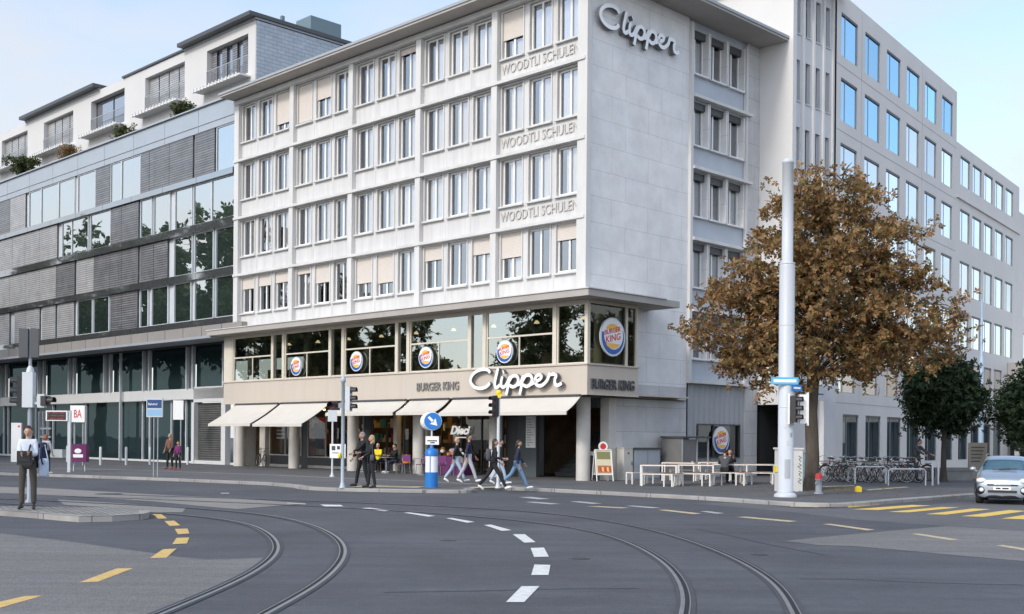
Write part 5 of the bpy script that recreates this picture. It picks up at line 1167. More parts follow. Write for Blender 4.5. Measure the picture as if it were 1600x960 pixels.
b.build('led_characters', mat('led_orange', (.30, .05, .02), .5, emit=((1, .2, .03), .08)), ds)
p = G(122, 737, PZ); Y = p.y; zz = lambda y: zat(122, y, Y) - PZ; wb = empty('litter_bin', p, 0, 'purple box with a white emblem on two thin legs by the display', 'newspaper box')
b = MB(); b.box(-.36, .42, -.18, .2, zz(722), zz(694)); b.build('box', M_PURP, wb)
for x in (-.2, .3): b = MB(); b.cyl((x, 0, 0), (x, 0, zz(722)), .025, n=8); b.build('leg', M_LGREY, wb)
b = MB(); b.ball((.06, -.19, zz(705)), (.16, .01, .11), 8); b.box(-.16, .28, -.185, -.18, zz(715), zz(710)); b.build('emblem', M_SIGNW, wb)
b = MB(); b.box(-.5, -.37, -.1, .1, zz(722), zz(697)); b.build('ticket_slot', M_LGREY, wb)
p = G(122, 728, PZ); Y = p.y; zz = lambda y: zat(122, y, Y) - PZ; wb = empty('advert_sign', p, 0, 'white square sign with red letters on twin posts above the purple box', 'sign')
for x in (-.2, .25): b = MB(); b.cyl((x, 0, 0), (x, 0, zz(660)), .05, n=8); b.build('post', M_GREYM, wb)
b = MB(); b.box(-.38, .38, -.15, .15, zz(660), zz(634)); add_text(b, 'BA', Matrix.Translation((-.18, -.152, zz(653))), .4, .42, .004, .01, 0, 1); b.build('panel', [M_SIGNW, M_RED], wb)
p = G(278, 726, PZ); Y = p.y; zz = lambda y: zat(278, y, Y) - PZ; wb = empty('blank_sign', p, 0, 'plain white panel sign on a post behind the woman in the brown coat', 'sign')
b = MB(); b.cyl((.15, 0, 0), (.15, 0, zz(656)), .04, n=8); b.build('post', M_GREYM, wb); b = MB(); b.box(-.28, .3, -.08, .08, zz(656), zz(626)); b.build('panel', M_SIGNW, wb)
p = G(26, 722, PZ); Y = p.y; zz = lambda y: zat(26, y, Y) - PZ; b = MB(); b.box(-.3, .3, -.1, .1, 0, zz(661)); b.box(.1, .22, -.104, -.1, zz(668), zz(665), 1); o = tag(b.build('info_stele', [M_WHITE, M_RED]), 'tall white information board left of the waiting person', 'information board'); o.location = p
for i, px in enumerate((157, 197, 234, 293)):
    p = G(px, 727 - i * .2, PZ); b = MB(); b.lathe((0, 0, 0), [(.07, 0), (.07, .95), (.05, .99), (.0, 1.0)], 12); o = tag(b.build('post', M_LGREY), ['slim grey steel post before the glass front, nearest the purple box', 'slim grey steel post before the glass front, left of the bus stop sign', 'slim grey steel post half hidden by the bus stop sign', 'slim grey steel post nearest the roller gate'][i], 'bollard', 'slim posts before the glass front'); o.name = 'bollard'; o.location = p

# ------------------------------------------------------------------ TERRACE, CABINETS, BOARDS
M_TWHITE = mat('terrace_white', (.74, .72, .68), .45, .05, 4); M_TWOOD = mat('terrace_wood', (.30, .19, .12), .6, .15, 5)
def table_mesh(w, d, h, t=.05, leg=.05):
    b = MB(); b.box(-w / 2, w / 2, -d / 2, d / 2, h - t, h - .012, 0); b.box(-w / 2 + .02, w / 2 - .02, -d / 2 + .02, d / 2 - .02, h - .012, h, 1); top = b.mesh('top', [M_TWHITE, M_TWOOD])
    b = MB(); b.box(-leg / 2, leg / 2, -leg / 2, leg / 2, 0, h - t); lg = b.mesh('leg', M_TWHITE); return top, lg, w, d, leg
def place4(kind, name, loc, rot, label, cat, group, part='top'):
    top, lg, w, d, leg = kind; e = empty(name, loc, rot, label, cat, group)
    o = D.objects.new(part, top); COL.objects.link(o); o.parent = e
    for sx in (-1, 1):
        for sy in (-1, 1): o = D.objects.new('leg', lg); COL.objects.link(o); o.parent = e; o.location = (sx * (w / 2 - leg / 2), sy * (d / 2 - leg / 2), 0)
    return e
TT = table_mesh(1.3, .7, .75); BT = table_mesh(1.15, .34, .45, .045, .045)
tabs = []
for i, (px, py) in enumerate(((1030, 759), (1088, 758), (1141, 756), (1184, 756))):
    p = G(px, py, PZ); p.y += .15; tabs.append(p)
    lab = ['white terrace table nearest the grey cabinets', 'white terrace table, second from the grey cabinets', 'white terrace table where the two guests sit', 'white terrace table nearest the white mast'][i]
    place4(TT, 'terrace_table', p, R(-10), lab, 'table', 'white terrace tables')
    for k, dy in enumerate((-.62, .62)):
        q = p + Vector((-.12 if k == 0 else .1, dy, 0))
        place4(BT, 'terrace_bench', q, R(-10), ['front bench of the table nearest the grey cabinets', 'rear bench of the table nearest the grey cabinets', 'front bench of the second table from the grey cabinets', 'rear bench of the second table from the grey cabinets',
               'front bench of the table with the two guests', 'rear bench of the table with the two guests', 'front bench of the table nearest the white mast', 'rear bench of the table nearest the white mast'][i * 2 + k], 'bench', 'white terrace benches', 'seat')
t = tabs[2]
person('terrace guest in grey jacket seated with their back turned, leaning on the table', t + Vector((-.30, -.62, 0)), R(170), 1.70, ((86, 86), (84, 84)), ((45, 60, 8), (40, 65, 8)), 14, GREYK, BLK, M_BLACK, M_HAIRD, 0, sit=.45)
person('terrace guest in black top with dark hair, facing the street at the table', t + Vector((.12, .60, 0)), R(-10), 1.66, ((86, 86), (84, 84)), ((45, 70, 8), (50, 80, 8)), 8, BLK, BLK, M_BLACK, M_HAIRD, .1, sit=.45)
for i, (dx, dy) in enumerate(((.45, .1), (-.1, .15))): b = MB(); b.lathe((0, 0, 0), [(.03, 0), (.04, .12), (.042, .12)], 10); o = tag(b.build('paper_cup', M_SIGNW), ['white paper cup on the right end of the second terrace table', 'white paper cup near the middle of the second terrace table'][i], 'cup'); o.location = tabs[1] + Vector((dx, dy, .75))
def onwall(y, x=0, z=PZ): return W(x, y, z)
WR = A + R(90)                                            # local -y faces out of the side wall
c = empty('utility_cabinet', onwall(2.18, .42), WR, 'narrow cream utility cabinet against the stone wall left of the grey one', 'cabinet'); b = MB(); b.box(-.28, .28, 0, .38, 0, 1.28); b.box(-.30, .30, -.02, .4, 1.28, 1.31); b.build('body', mat('cabinet_cream', (.56, .54, .49), .6, .06, 3), c)
b = MB(); b.box(.2, .23, -.02, 0, .6, .75); b.box(-.05, .05, -.008, 0, 1.05, 1.12); b.build('handle', M_DGREY, c)
c = empty('utility_cabinet', onwall(3.42, .42), WR, 'wide grey two-door utility cabinet with dark lid against the stone wall', 'cabinet'); b = MB(); b.box(-.85, .85, .01, .4, 0, 1.24); b.build('body', M_GREYM, c)
for x in (-.82, .02): b = MB(); b.box(x, x + .80, -.01, .009, .06, 1.2); b.build('door', mat('door_bluegrey', (.36, .40, .45), .5, .05, 2), c)
b = MB(); b.box(-.9, .9, -.06, .42, 1.24, 1.31); b.build('lid', M_DGREY, c)
c = empty('bin_shelter', onwall(5.6, .2), WR, 'dark grey bin shelter with flat roof left of the shop window', 'shelter'); b = MB()
b.box(-.95, -.9, -1.0, 0, 0, 1.72); b.box(-.9, .9, -.04, 0, 0, 1.72); b.box(-.9, .1, -1.0, -.96, 0, 1.66); b.build('panels', mat('shelter_grey', (.16, .16, .16), .6, .08, 2), c)
for x in (-.92, .1, .9): b = MB(); b.box(x, x + .06, -1.04, -.98, 0, 1.72); b.build('post', M_GREYM, c)
b = MB(); b.box(-1.02, 1.02, -1.1, .03, 1.72, 1.79); b.build('roof', M_DGREY, c)
# A-board
p = G(940, 751, PZ); p.y -= .5; ab = empty('advertising_board', p, R(12), 'white A-shaped pavement board with food pictures and a round red topper', 'board')
for s in (-1, 1):
    q = MB(); tilt = .17 * s
    for x in (-.33, .33): q.tube([(x, tilt * 2.1, 0), (x, tilt * .15, 1.22)], .022, 6)
    q.tube([(-.33, tilt * .15, 1.22), (.33, tilt * .15, 1.22)], .022, 6); q.tube([(-.33, tilt * 1.7, .25), (.33, tilt * 1.7, .25)], .022, 6); q.build('frame', M_WHITE, ab)
    P_ = lambda x, t, o=0: (x, tilt * (2.1 - 1.95 * t) + s * .012 + s * o, 1.22 * t)
    q = MB(); q.quad(P_(-.31, .22), P_(.31, .22), P_(.31, .98), P_(-.31, .98), 0)
    if s < 0:
        q.quad(P_(-.27, .70, .004), P_(.27, .70, .004), P_(.27, .94, .004), P_(-.27, .94, .004), 1); q.quad(P_(-.27, .27, .004), P_(.27, .27, .004), P_(.27, .5, .004), P_(-.27, .5, .004), 2)
        for k in range(5): x = -.2 + k * .1; q.quad(P_(x, .32, .007), P_(x + .08, .30, .007), P_(x + .07, .46, .007), P_(x - .01, .44, .007), 3 if k % 2 else 4)
    q.build('poster', [mat('poster_cream', (.62, .55, .40), .6), mat('poster_green', (.20, .20, .08), .6), mat('poster_brown', (.36, .16, .06), .6), mat('poster_yellow', (.75, .5, .12), .6), M_RED], ab)
q = MB(); q.tube([(0, -.03, 1.36), (0, .0, 1.36)], [.19, .19], 24, 0); q.tube([(0, -.04, 1.36), (0, -.03, 1.36)], [.12, .12], 20, 1); q.cyl((0, 0, 1.18), (0, 0, 1.3), .02, mi=0); q.build('topper', [M_SIGNW, M_RED], ab)
# menu poster and striped poster, script sign
b = MB(); b.box(-.28, .28, -.03, 0, 0, 1.35, 0)
for i in range(11): b.box(-.22, -.22 + (.18 + .26 * ((i * 37) % 10) / 10), -.034, -.03, .1 + i * .108, .13 + i * .108, 1)
o = tag(b.build('menu_poster', [M_SIGNW, M_GREYM]), 'tall white menu poster on the slate panel by the entrance', 'poster'); o.location = W(-4.36, 1.495, 1.35); o.rotation_euler = (0, 0, A)
b = MB()
for i in range(7): b.box(-.45 if i < 4 else 0, .45, 0, .006, i * .20, i * .20 + .10, 0)
b.box(-.45, -.02, 0, .006, .82, 1.34, 0); b.box(-.3, -.16, -.004, 0, .92, 1.24, 1)
o = tag(b.build('striped_poster', [M_SIGNW, M_BLACK]), 'white striped flag poster inside the first shop window', 'poster'); o.location = W(-23.2, 1.56, 1.62); o.rotation_euler = (0, 0, A)
b = MB(); add_text(b, 'Dieci', Matrix.Translation((0, 0, 0)), 1.35, .42, .04, .03, .3); b.box(.35, 1.3, -.03, 0, -.16, -.11)
o = tag(b.build('cafe_sign', mat('sign_lit', (.85, .85, .83), .4, emit=((1, 1, .97), .25))), 'white slanted lettering sign behind the cafe terrace', 'sign'); o.location = W(-11.0, 2.9, 1.9); o.rotation_euler = (0, 0, A)
# floor lamp
e = empty('floor_lamp', W(-13.2, 3.0, PZ), 0, 'lit floor lamp with yellow shade inside the cafe window', 'lamp'); b = MB(); b.cyl((0, 0, 0), (0, 0, 2.2), .025, n=8); b.lathe((0, 0, 0), [(.16, 0), (.16, .03)], 14); b.build('pole', M_BEIGE_L, e); b = MB(); b.lathe((0, 0, 2.0), [(.30, 0), (.2, .35)], 18); b.build('lamp_shade', mat('shade_lit', (.8, .6, .3), .6, emit=((1, .7, .25), 1.3)), e)
# clothes figures in the shop window
for i, (x, m1, m2, lb) in enumerate(((-19.9, C_('cloth_red', (.35, .06, .05)), BLK, 'shop dummy in a red top, leftmost in the second shop window'), (-18.4, C_('cloth_blue', (.02, .10, .42)), C_('cloth_sand', (.40, .30, .20)), 'shop dummy in a blue top and sand trousers'), (-17.2, C_('cloth_blue2', (.03, .08, .30)), NAVY, 'shop dummy in dark blue beside the signal pole'))):
    e = empty('shop_dummy', W(x, 2.2, .35), A, lb, 'shop dummy', 'shop dummies in the window'); b = MB(); b.tube([(0, 0, .85), (0, 0, 1.05), (0, 0, 1.3), (0, 0, 1.5), (0, 0, 1.56)], [.15, .13, .18, .14, .05], 12)
    for s in (-1, 1): b.tube([(s * .18, 0, 1.48), (s * .25, 0, 1.2), (s * .25, -.03, .95)], [.06, .05, .04], 8)
    b.build('top', m1, e); b = MB()
    for s in (-1, 1): b.tube([(s * .08, 0, .9), (s * .09, 0, .5), (s * .09, 0, .08)], [.10, .07, .055], 8)
    b.build('trousers', m2, e); b = MB(); b.lathe((0, 0, 0), [(.22, 0), (.22, .03)], 16); b.ball((0, 0, 1.68), (.08, .09, .11), 8); b.build('stand', M_BEIGE_L, e)
# cafe chairs, small tables, guests
M_CHP = mat('chair_purple', (.14, .03, .13), .6); M_CHM = mat('chair_metal', (.22, .22, .22), .4)
def cafe_chair(x, y, rot, m, lab):
    e = empty('cafe_chair', W(x, y, PZ), A + rot, lab, 'chair', 'cafe chairs under the awnings')
    b = MB(); b.box(-.22, .22, -.22, .2, .43, .46); b.build('seat', m, e)
    b = MB(); b.box(-.22, .22, .2, .225, .55, .85); b.build('backrest', m, e)
    for sx in (-1, 1):
        for sy in (-1, 1): b = MB(); b.tube([(sx * .2, sy * .19, .44), (sx * .22, sy * .22, 0)], .013, 6); b.build('leg', M_CHM, e)
        b = MB(); b.tube([(sx * .2, .2, .44), (sx * .2, .225, .86)], .012, 6); b.build('back_post', M_CHM, e)
def cafe_table(x, y, lab):
    e = empty('cafe_table', W(x, y, PZ), A, lab, 'table', 'small round cafe tables'); b = MB(); b.lathe((0, 0, .71), [(.32, 0), (.33, .015), (.32, .03)], 20); b.build('top', M_CHM, e); b = MB(); b.lathe((0, 0, 0), [(.2, 0), (.2, .02), (.025, .04), (.025, .71)], 14); b.build('stem', M_CHM, e)
chl = [(-13.9, -.1, 0, M_CHM, 'metal chair behind the couple, nearest the third column'), (-12.9, .1, .3, M_CHM, 'metal chair under the guest in yellow'), (-11.9, .3, 0, M_CHM, 'metal chair under the guest in black'), (-11.0, .0, -.2, M_CHP, 'purple chair draped with an orange jacket'), (-10.4, -.5, .2, M_CHP, 'purple chair in front of the fourth column'),
       (-9.2, -.4, 0, M_CHP, 'purple chair left of the small cafe counter'), (-8.2, -.3, .2, M_CHP, 'purple chair right of the blue bollard'), (-7.4, .0, -.4, M_CHM, 'metal chair beside the entrance')]
for q in chl: cafe_chair(*q)
for x, y, l in ((-13.4, -.5, 'small round table beside the guest in yellow'), (-11.4, -.7, 'small round table before the guest in black'), (-8.7, -.9, 'small round table right of the blue bollard')): cafe_table(x, y, l)
person('seated cafe guest in a bright yellow jacket with a white cap', W(-12.9, .05, PZ), A + R(20), 1.72, ((84, 84), (82, 82)), ((35, 60, 10), (35, 60, 10)), 6, YELJ, BLK, WSHOE, mat('cap_white', (.7, .7, .68)), 0, sit=.45)
person('seated cafe guest in black beside the one in yellow', W(-11.9, .25, PZ), A - R(10), 1.72, ((84, 84), (82, 82)), ((35, 60, 10), (35, 60, 10)), 4, BLK, NAVY, WSHOE, M_HAIRD, 0, sit=.45)
o = MB(); o.ball((0, 0, 0), (.2, .1, .24), 8); o = tag(o.build('jacket', C_('cloth_orange', (.75, .30, .03))), 'orange jacket hung over a purple chair', 'jacket'); o.location = W(-11.0, .16, PZ + .62)
b = MB(); random.seed(5)
e = empty('fruit_stand', W(-8.5, .9, PZ), A, 'colourful cafe counter with white and pink goods beside the purple chairs', 'counter'); b.box(-.9, .9, -.3, .3, .0, .8); b.build('counter', M_CHP, e)
for i in range(16): b = MB(); x = random.uniform(-.85, .85); b.ball((x, random.uniform(-.25, .25), .86 + random.random() * .3), (.12, .1, .09), 6); b.build('goods', [M_SIGNW, C_('goods_pink', (.7, .3, .3)), C_('goods_brown', (.45, .2, .1))][i % 3], e)
# counter inside entrance
e = empty('shelf_unit', W(-1.7, 2.9, PZ), A, 'dark slatted counter with a white top inside the entrance', 'counter'); b = MB(); b.box(-.75, .75, 0, .5, .0, .95)
for i in range(4): b.box(-.7, .7, -.02, 0, .12 + i * .2, .24 + i * .2)
b.build('body', M_DGREY, e); b = MB(); b.box(-.8, .8, -.05, .55, .95, 1.12); b.build('top', M_SIGNW, e)

# ------------------------------------------------------------------ BICYCLES
M_TYRE = mat('tyre', (.025, .025, .026), .8); M_CHROME = mat('chrome', (.5, .5, .5), .25, metal=1)
def wheel_mesh():
    b = MB(); n = 28; c = [(0, .335 * math.cos(2 * math.pi * i / n), .335 * math.sin(2 * math.pi * i / n)) for i in range(n)]; b.tube(c, .018, 6, 0, closed=True)
    c = [(0, .31 * math.cos(2 * math.pi * i / n), .31 * math.sin(2 * math.pi * i / n)) for i in range(n)]; b.tube(c, .011, 5, 1, closed=True)
    for i in range(14): a = 2 * math.pi * i / 14; b.tube([(.02 * (-1) ** i, 0, 0), (0, .31 * math.cos(a), .31 * math.sin(a))], .0035, 3, 1, cap=False)
    b.cyl((-.04, 0, 0), (.04, 0, 0), .025, n=8, mi=1); return b.mesh('wheel', [M_TYRE, M_CHROME])
WHM = wheel_mesh()
def frame_mesh(m):
    b = MB(); bb = (0, .02, .28); st = (0, .20, .82); hd = (0, -.36, .80); hd2 = (0, -.40, .68); rw = (0, .52, .335); fw = (0, -.55, .335)
    for p in ((bb, st), (st, hd), (bb, hd2), (hd, hd2)): b.tube(p, .017, 7)
    for s in (-.05, .05):
        b.tube([(s, .52, .335), (s * .4, .05, .29)], .010, 6); b.tube([(s, .52, .335), (s * .3, .19, .74)], .009, 6); b.tube([hd2, (s, -.43, .64), (s, -.55, .335)], .012, 6)
    c = [(0, .52 + .37 * math.cos(a), .335 + .37 * math.sin(a)) for a in [R(20 + 14 * i) for i in range(10)]]; b.tube(c, .02, 5)
    b.box(-.06, .06, .42, .72, .74, .755)
    return b.mesh('frame', [m])
FRM = [frame_mesh(mat('bike_' + n, c, .4)) for n, c in (('black', (.015, .015, .018)), ('silver', (.38, .39, .40)), ('blue', (.03, .06, .14)), ('dark_red', (.12, .015, .015)), ('green', (.03, .06, .04)))]
b = MB(); b.tube([(0, .20, .80), (0, .22, .93)], .012, 6); b.ball((0, .24, .95), (.075, .13, .03), 6); SAD = b.mesh('saddle', M_BLACK)
b = MB(); b.tube([(0, -.36, .80), (0, -.34, .98)], .012, 6); b.tube([(-.28, -.22, 1.0), (-.2, -.33, 1.02), (0, -.36, .98), (.2, -.33, 1.02), (.28, -.22, 1.0)], .011, 6); b.ball((0, -.42, .86), (.04, .04, .04), 6, 0); HBM = b.mesh('handlebar', M_CHROME)
b = MB(); b.cyl((-.015, .02, .28), (-.005, .02, .28), .09, n=14); b.tube([(-.09, .02, .40), (-.02, .02, .28), (.09, .02, .16)], .008, 5); CRK = b.mesh('crank', M_DGREY)
b = MB()
for z in (.62, .70, .80, .86): b.tube([(-.16, -.62, z), (.16, -.62, z), (.16, -.40, z), (-.16, -.40, z)], .006, 4, closed=True)
for x in (-.16, -.05, .05, .16):
    for y in (-.62, -.40): b.tube([(x, y, .62), (x, y, .86)], .005, 4)
BSK = b.mesh('basket', M_DGREY)
def bicycle(p, rot, k, lab, bsk=False, lean=0):
    e = empty('bicycle', p, rot, lab, 'bicycle', 'parked bicycles'); e.rotation_euler = (0, lean, rot)
    for me, l in ((FRM[k % 5], None), (WHM, (0, -.55, .335)), (WHM, (0, .52, .335)), (SAD, None), (HBM, None), (CRK, None)) + (((BSK, None),) if bsk else ()):
        o = D.objects.new(me.name.split('.')[0], me); COL.objects.link(o); o.parent = e
        if l: o.location = l
cl = ['black', 'silver', 'dark blue', 'dark red', 'dark green']
random.seed(11)
bx = [1292, 1301, 1310, 1319, 1330, 1339, 1347, 1355, 1363, 1371, 1380, 1394, 1403, 1412, 1421, 1434]
ordn = ['first', 'second', 'third', 'fourth', 'fifth', 'sixth', 'seventh', 'eighth', 'ninth', 'tenth', 'eleventh', 'twelfth', 'thirteenth', 'fourteenth', 'fifteenth', 'last']
for i, px in enumerate(bx):
    p = G(px, 751 + (i % 3) * 1.6, PZ); k = random.randrange(5); bs_ = i % 4 == 1
    bicycle(p, R(random.choice([38, 46, 60, 20, 215, 75])), k, f'{cl[k]} bicycle{" with wire basket" if bs_ else ""}, {ordn[i]} in the row from the chestnut trunk', bs_, R(random.uniform(-7, 7)))
bicycle(W(-23.6, .55, PZ), A + R(75), 0, 'black bicycle leaning by the first shop window under the awning', False, R(4))
def hoop(px0, px1, py, h, lab, n=1):
    a = G(px0, py, PZ); c = G(px1, py, PZ); e = empty('bicycle_stand', (a + c) / 2, math.atan2(c.y - a.y, c.x - a.x), lab, 'bicycle stand', 'tubular bicycle stands'); L_ = (c - a).length / 2; b = MB()
    b.tube([(-L_, 0, 0), (-L_, 0, h - .08), (-L_ + .08, 0, h), (L_ - .08, 0, h), (L_, 0, h - .08), (L_, 0, 0)], .03, 8); b.build('tube', M_LGREY, e)
    return e
hoop(1388, 1446, 759, .62, 'low white tubular stand at the near end of the bicycle row'); hoop(1336, 1384, 756, .66, 'white tubular stand in front of the middle bicycles'); hoop(1284, 1325, 753, .66, 'white tubular stand nearest the chestnut trunk')
for i, (px, py) in enumerate(((1457, 759), (1466, 757))): p = G(px, py, PZ); b = MB(); b.lathe((0, 0, 0), [(.035, 0), (.035, .8), (.01, .83)], 10); o = tag(b.build('bollard', M_LGREY), ['thin pale post between the bicycles and the small tree, the nearer one', 'thin pale post touching the small tree trunk'][i], 'post'); o.location = p
# stone bench, stele, lamp mast, road box, yellow box
p = G(1492, 752, PZ); b = MB(); b.box(-.95, .95, 0, .5, 0, .42); b.box(-1.0, 1.0, -.05, .55, .42, .55); o = tag(b.build('stone_bench', mat('granite_dark', (.20, .20, .20), .8, .2, 3)), 'low grey stone bench block behind the small tree', 'bench'); o.location = p + Vector((.1, .6, 0)); o.rotation_euler = (0, 0, R(8))
p = G(1528, 748, PZ); Y = p.y; b = MB(); b.box(-.42, .42, 0, .12, 0, zat(1528, 692, Y) - PZ)
for i in range(5): b.box(-.32, .1 + .05 * i, -.004, 0, .75 + i * .16, .80 + i * .16, 1)
o = tag(b.build('info_stele', [mat('stele_beige', (.30, .28, .24), .7, .05, 2), M_DGREY]), 'beige-grey upright board left of the silver car', 'information board'); o.location = p
p = G(1532, 744, PZ); Y = p.y; b = MB(); b.lathe((0, 0, 0), [(.12, 0), (.12, 6), (.07, 6.1), (.06, 9)], 14); o = tag(b.build('lamp_mast', mat('mast_blue', (.36, .46, .60), .45)), 'pale blue street mast rising between the two small trees', 'mast'); o.location = p
o.scale = (1, 1, (zat(1530, 560, Y) - PZ) / 6.0)
p = G(1341, 769, PZ); b = MB(); b.box(-.09, .09, -.09, .09, 0, .16); b.box(-.06, .06, -.06, .06, .16, .19); o = tag(b.build('marker_post', M_YEL), 'small yellow marker on the pavement below the bicycles', 'marker'); o.location = p
b = MB(); b.box(-.45, .45, -.06, .06, -.35, .35, 0); b.box(-.32, .2, -.064, -.06, -.1, -.04, 1); o = tag(b.build('wall_sign', [mat('sign_grey', (.52, .54, .57), .5), M_DGREY]), 'pale square sign on the tower wall behind the chestnut trunk', 'sign'); o.location = W(1.81 + .1, 14.5, 4.0); o.rotation_euler = (0, 0, WR)
sheet('root_pit', [[(1283, 766), (1340, 766), (1352, 771), (1300, 774), (1262, 775), (1256, 771)]], mat('earth', (.12, .10, .06), .95, .3, 6), PZ + .004)
sheet('pavement_marking', [[(1352, 770), (1415, 765.2), (1421, 766.2), (1358, 771.5)], [(1285, 764.5), (1335, 763), (1336, 764), (1286, 765.8)]], M_YEL_PALE, PZ + .006)
# tufts of leaves fallen
random.seed(3); fl = []
for _ in range(260):
    a = random.random() * 6.28; r = 4.8 * random.random() ** .6; fl.append(Vector((tl.x + r * math.cos(a), tl.y - .5 + r * math.sin(a) * .9, PZ + .012)))
b = MB()
for c in fl:
    a = random.random() * 6.28; s = random.uniform(.04, .09); b.add([c + Vector((s * math.cos(a + k * 1.57) * (1 if k % 2 else .5), s * math.sin(a + k * 1.57) * (1 if k % 2 else .5), .0 + .01 * (k % 2))) for k in range(4)], [(0, 1, 2, 3)])
tag(b.build('fallen_leaves', L_CHEST), kind='stuff')

# ------------------------------------------------------------------ CAR
def lerp(a, b, t): return a + (b - a) * t
def interp(tab, y):
    for i in range(len(tab) - 1):
        if y <= tab[i + 1][0]: t = (y - tab[i][0]) / (tab[i + 1][0] - tab[i][0]); return lerp(tab[i][1], tab[i + 1][1], max(0, t))
    return tab[-1][1]
def make_car(loc, rot, sc, label):
    e = empty('parked_car', loc, rot, label, 'car'); e.scale = (sc, sc, sc)
    body, gl_, blk, chrome = mat('car_silver', (.36, .42, .48), .28, .02, 2, metal=.55, coat=1), glass('car_glass', (.55, .78, .85), (.015, .05, .065), .30), mat('car_trim', (.018, .018, .02), .45), M_CHROME
    hood = [(0, .60), (.05, .80), (.25, .93), (.7, 1.05), (1.05, 1.09), (1.3, 1.10), (4.0, 1.10), (4.08, 1.0)]          # shoulder height
    roof = [(0, .64), (.05, .84), (.25, .97), (.72, 1.09), (.80, 1.12), (1.35, 1.50), (1.75, 1.62), (3.2, 1.61), (3.75, 1.52), (4.0, 1.2), (4.08, 1.05)]
    wid = [(0, .62), (.05, .74), (.2, .82), (.5, .855), (1.2, .87), (3.4, .87), (3.9, .80), (4.08, .70)]
    ys = [0, .05, .14, .3, .55, .74, .80, 1.08, 1.35, 1.75, 2.0, 2.1, 2.6, 2.7, 3.2, 3.5, 3.75, 4.0, 4.08]; V = []; n = 9
    bot = [(0, .26), (.05, .2), (.3, .19), (4, .2), (4.08, .3)]
    for y in ys:
        w, hd, rf, bz = interp(wid, y), interp(hood, y), interp(roof, y), interp(bot, y); g_ = max(0, rf - hd); f = min(1, g_ / .5)
        V += [(0, y, bz), (w * .9, y, bz), (w * .985, y, bz + .12), (w, y, lerp(bz, hd, .55)), (w * .985, y, hd - .06), (w * .955, y, hd), (lerp(w * .8, w * .74, f), y, lerp(hd, rf, .93)), (lerp(w * .5, w * .62, f), y, rf - .01), (0, y, rf + .015)]
    F = []; Mi = []
    wheels = ((.72, .34), (3.28, .34))
    for i in range(len(ys) - 1):
        for j in range(n - 1):
            ym = (ys[i] + ys[i + 1]) / 2; gz = interp(roof, ym) - interp(hood, ym); mi = 0
            if j == 5 and 1.2 < ym < 3.75 and not (2.0 < ym < 2.1 or 2.6 < ym < 2.7): mi = 1
            if j in (6, 7) and .80 < ym < 1.37: mi = 1
            if j in (6, 7) and 3.75 < ym < 4.02: mi = 1
            if j <= 0: mi = 2
            F.append((i * n + j, i * n + j + 1, (i + 1) * n + j + 1, (i + 1) * n + j)); Mi.append(mi)
    m = len(V); V2 = V + [(-x, y, z) for x, y, z in V]; F2 = F + [tuple(m + k for k in reversed(f)) for f in F]; Mi2 = Mi + Mi
    F2 += [tuple(range(n)) [::-1] + tuple(m + k for k in range(1, n - 1))]; Mi2 += [0]
    F2 += [tuple((len(ys) - 1) * n + k for k in range(n)) + tuple(m + (len(ys) - 1) * n + k for k in range(n - 2, 0, -1))]; Mi2 += [0]
    b = MB(); b.v = V2; b.f = F2; b.m = Mi2; b.sm = [True] * len(F2); o = b.build('body', [body, gl_, blk], e)
    import bmesh as bmm
    bm = bmm.new(); bm.from_mesh(o.data); bmm.ops.remove_doubles(bm, verts=bm.verts, dist=.001); bmm.ops.recalc_face_normals(bm, faces=bm.faces); bm.to_mesh(o.data); bm.free()
    for p_ in o.data.polygons: p_.use_smooth = True
    md = o.modifiers.new('s', 'SUBSURF'); md.levels = 1; md.render_levels = 2
    for s in (-1, 1):
        def q3(pts, name, mm, th=.02): q = MB(); q.add([(s * x, y, z) for x, y, z in pts], [tuple(range(len(pts)))]); o_ = q.build(name, mm, e); k = o_.modifiers.new('t', 'SOLIDIFY'); k.thickness = th; k.offset = 0; return o_
        q = MB(); q.ball((s * .66, .10, .79), (.16, .13, .10), 10); q.build('headlight', mat('lamp_glass', (.75, .77, .78), .12, coat=1), e)
        q = MB(); q.ball((s * .76, .19, .83), (.07, .13, .05), 8); q.build('indicator', mat('indicator_orange', (.75, .28, .08), .25), e)
        q = MB(); q.ball((s * .66, .07, .47), (.15, .09, .15), 10); q.build('fog_lamp_bezel', blk, e); q = MB(); q.ball((s * .64, -.02, .49), (.07, .03, .07), 8); q.build('fog_lamp', mat('lamp_glass', (.75, .77, .78), .12, coat=1), e)
        q = MB(); q.ball((s * 1.0, 1.12, 1.16), (.11, .07, .08), 8); q.tube([(s * .86, 1.12, 1.08), (s * .98, 1.12, 1.12)], .02, 6); q.build('mirror', body, e)
        for wy, r in wheels:
            w = MB(); w.tube([(s * .62, wy, .32), (s * .66, wy, .32), (s * .84, wy, .32), (s * .865, wy, .32)], [.27, .32, .32, .29], 28); o_ = w.build('wheel', M_TYRE, e)
            w = MB(); w.tube([(s * .865, wy, .32), (s * .878, wy, .32)], [.21, .20], 24); w.build('rim', mat('rim_silver', (.45, .46, .47), .3, metal=.8), o_)
            a_ = MB(); c_ = [(s * .872, wy + .37 * math.cos(R(t_)), .32 + .37 * math.sin(R(t_))) for t_ in range(0, 181, 15)]; a_.tube(c_, .035, 6); a_.build('wheel_arch', blk, e)
    b = MB(); 
    for z, w, h_ in ((.66, .47, .05), (.44, .45, .08)): b.box(-w, w, -.035, .06, z - h_ / 2, z + h_ / 2)
    b.build('grille', blk, e)
    b = MB(); b.box(-.27, .27, -.055, -.035, .49, .60, 0); b.box(-.2, -.05, -.058, -.055, .52, .57, 1); b.box(0, .2, -.058, -.055, .52, .57, 1); b.build('number_plate', [M_SIGNW, M_BLACK], e)
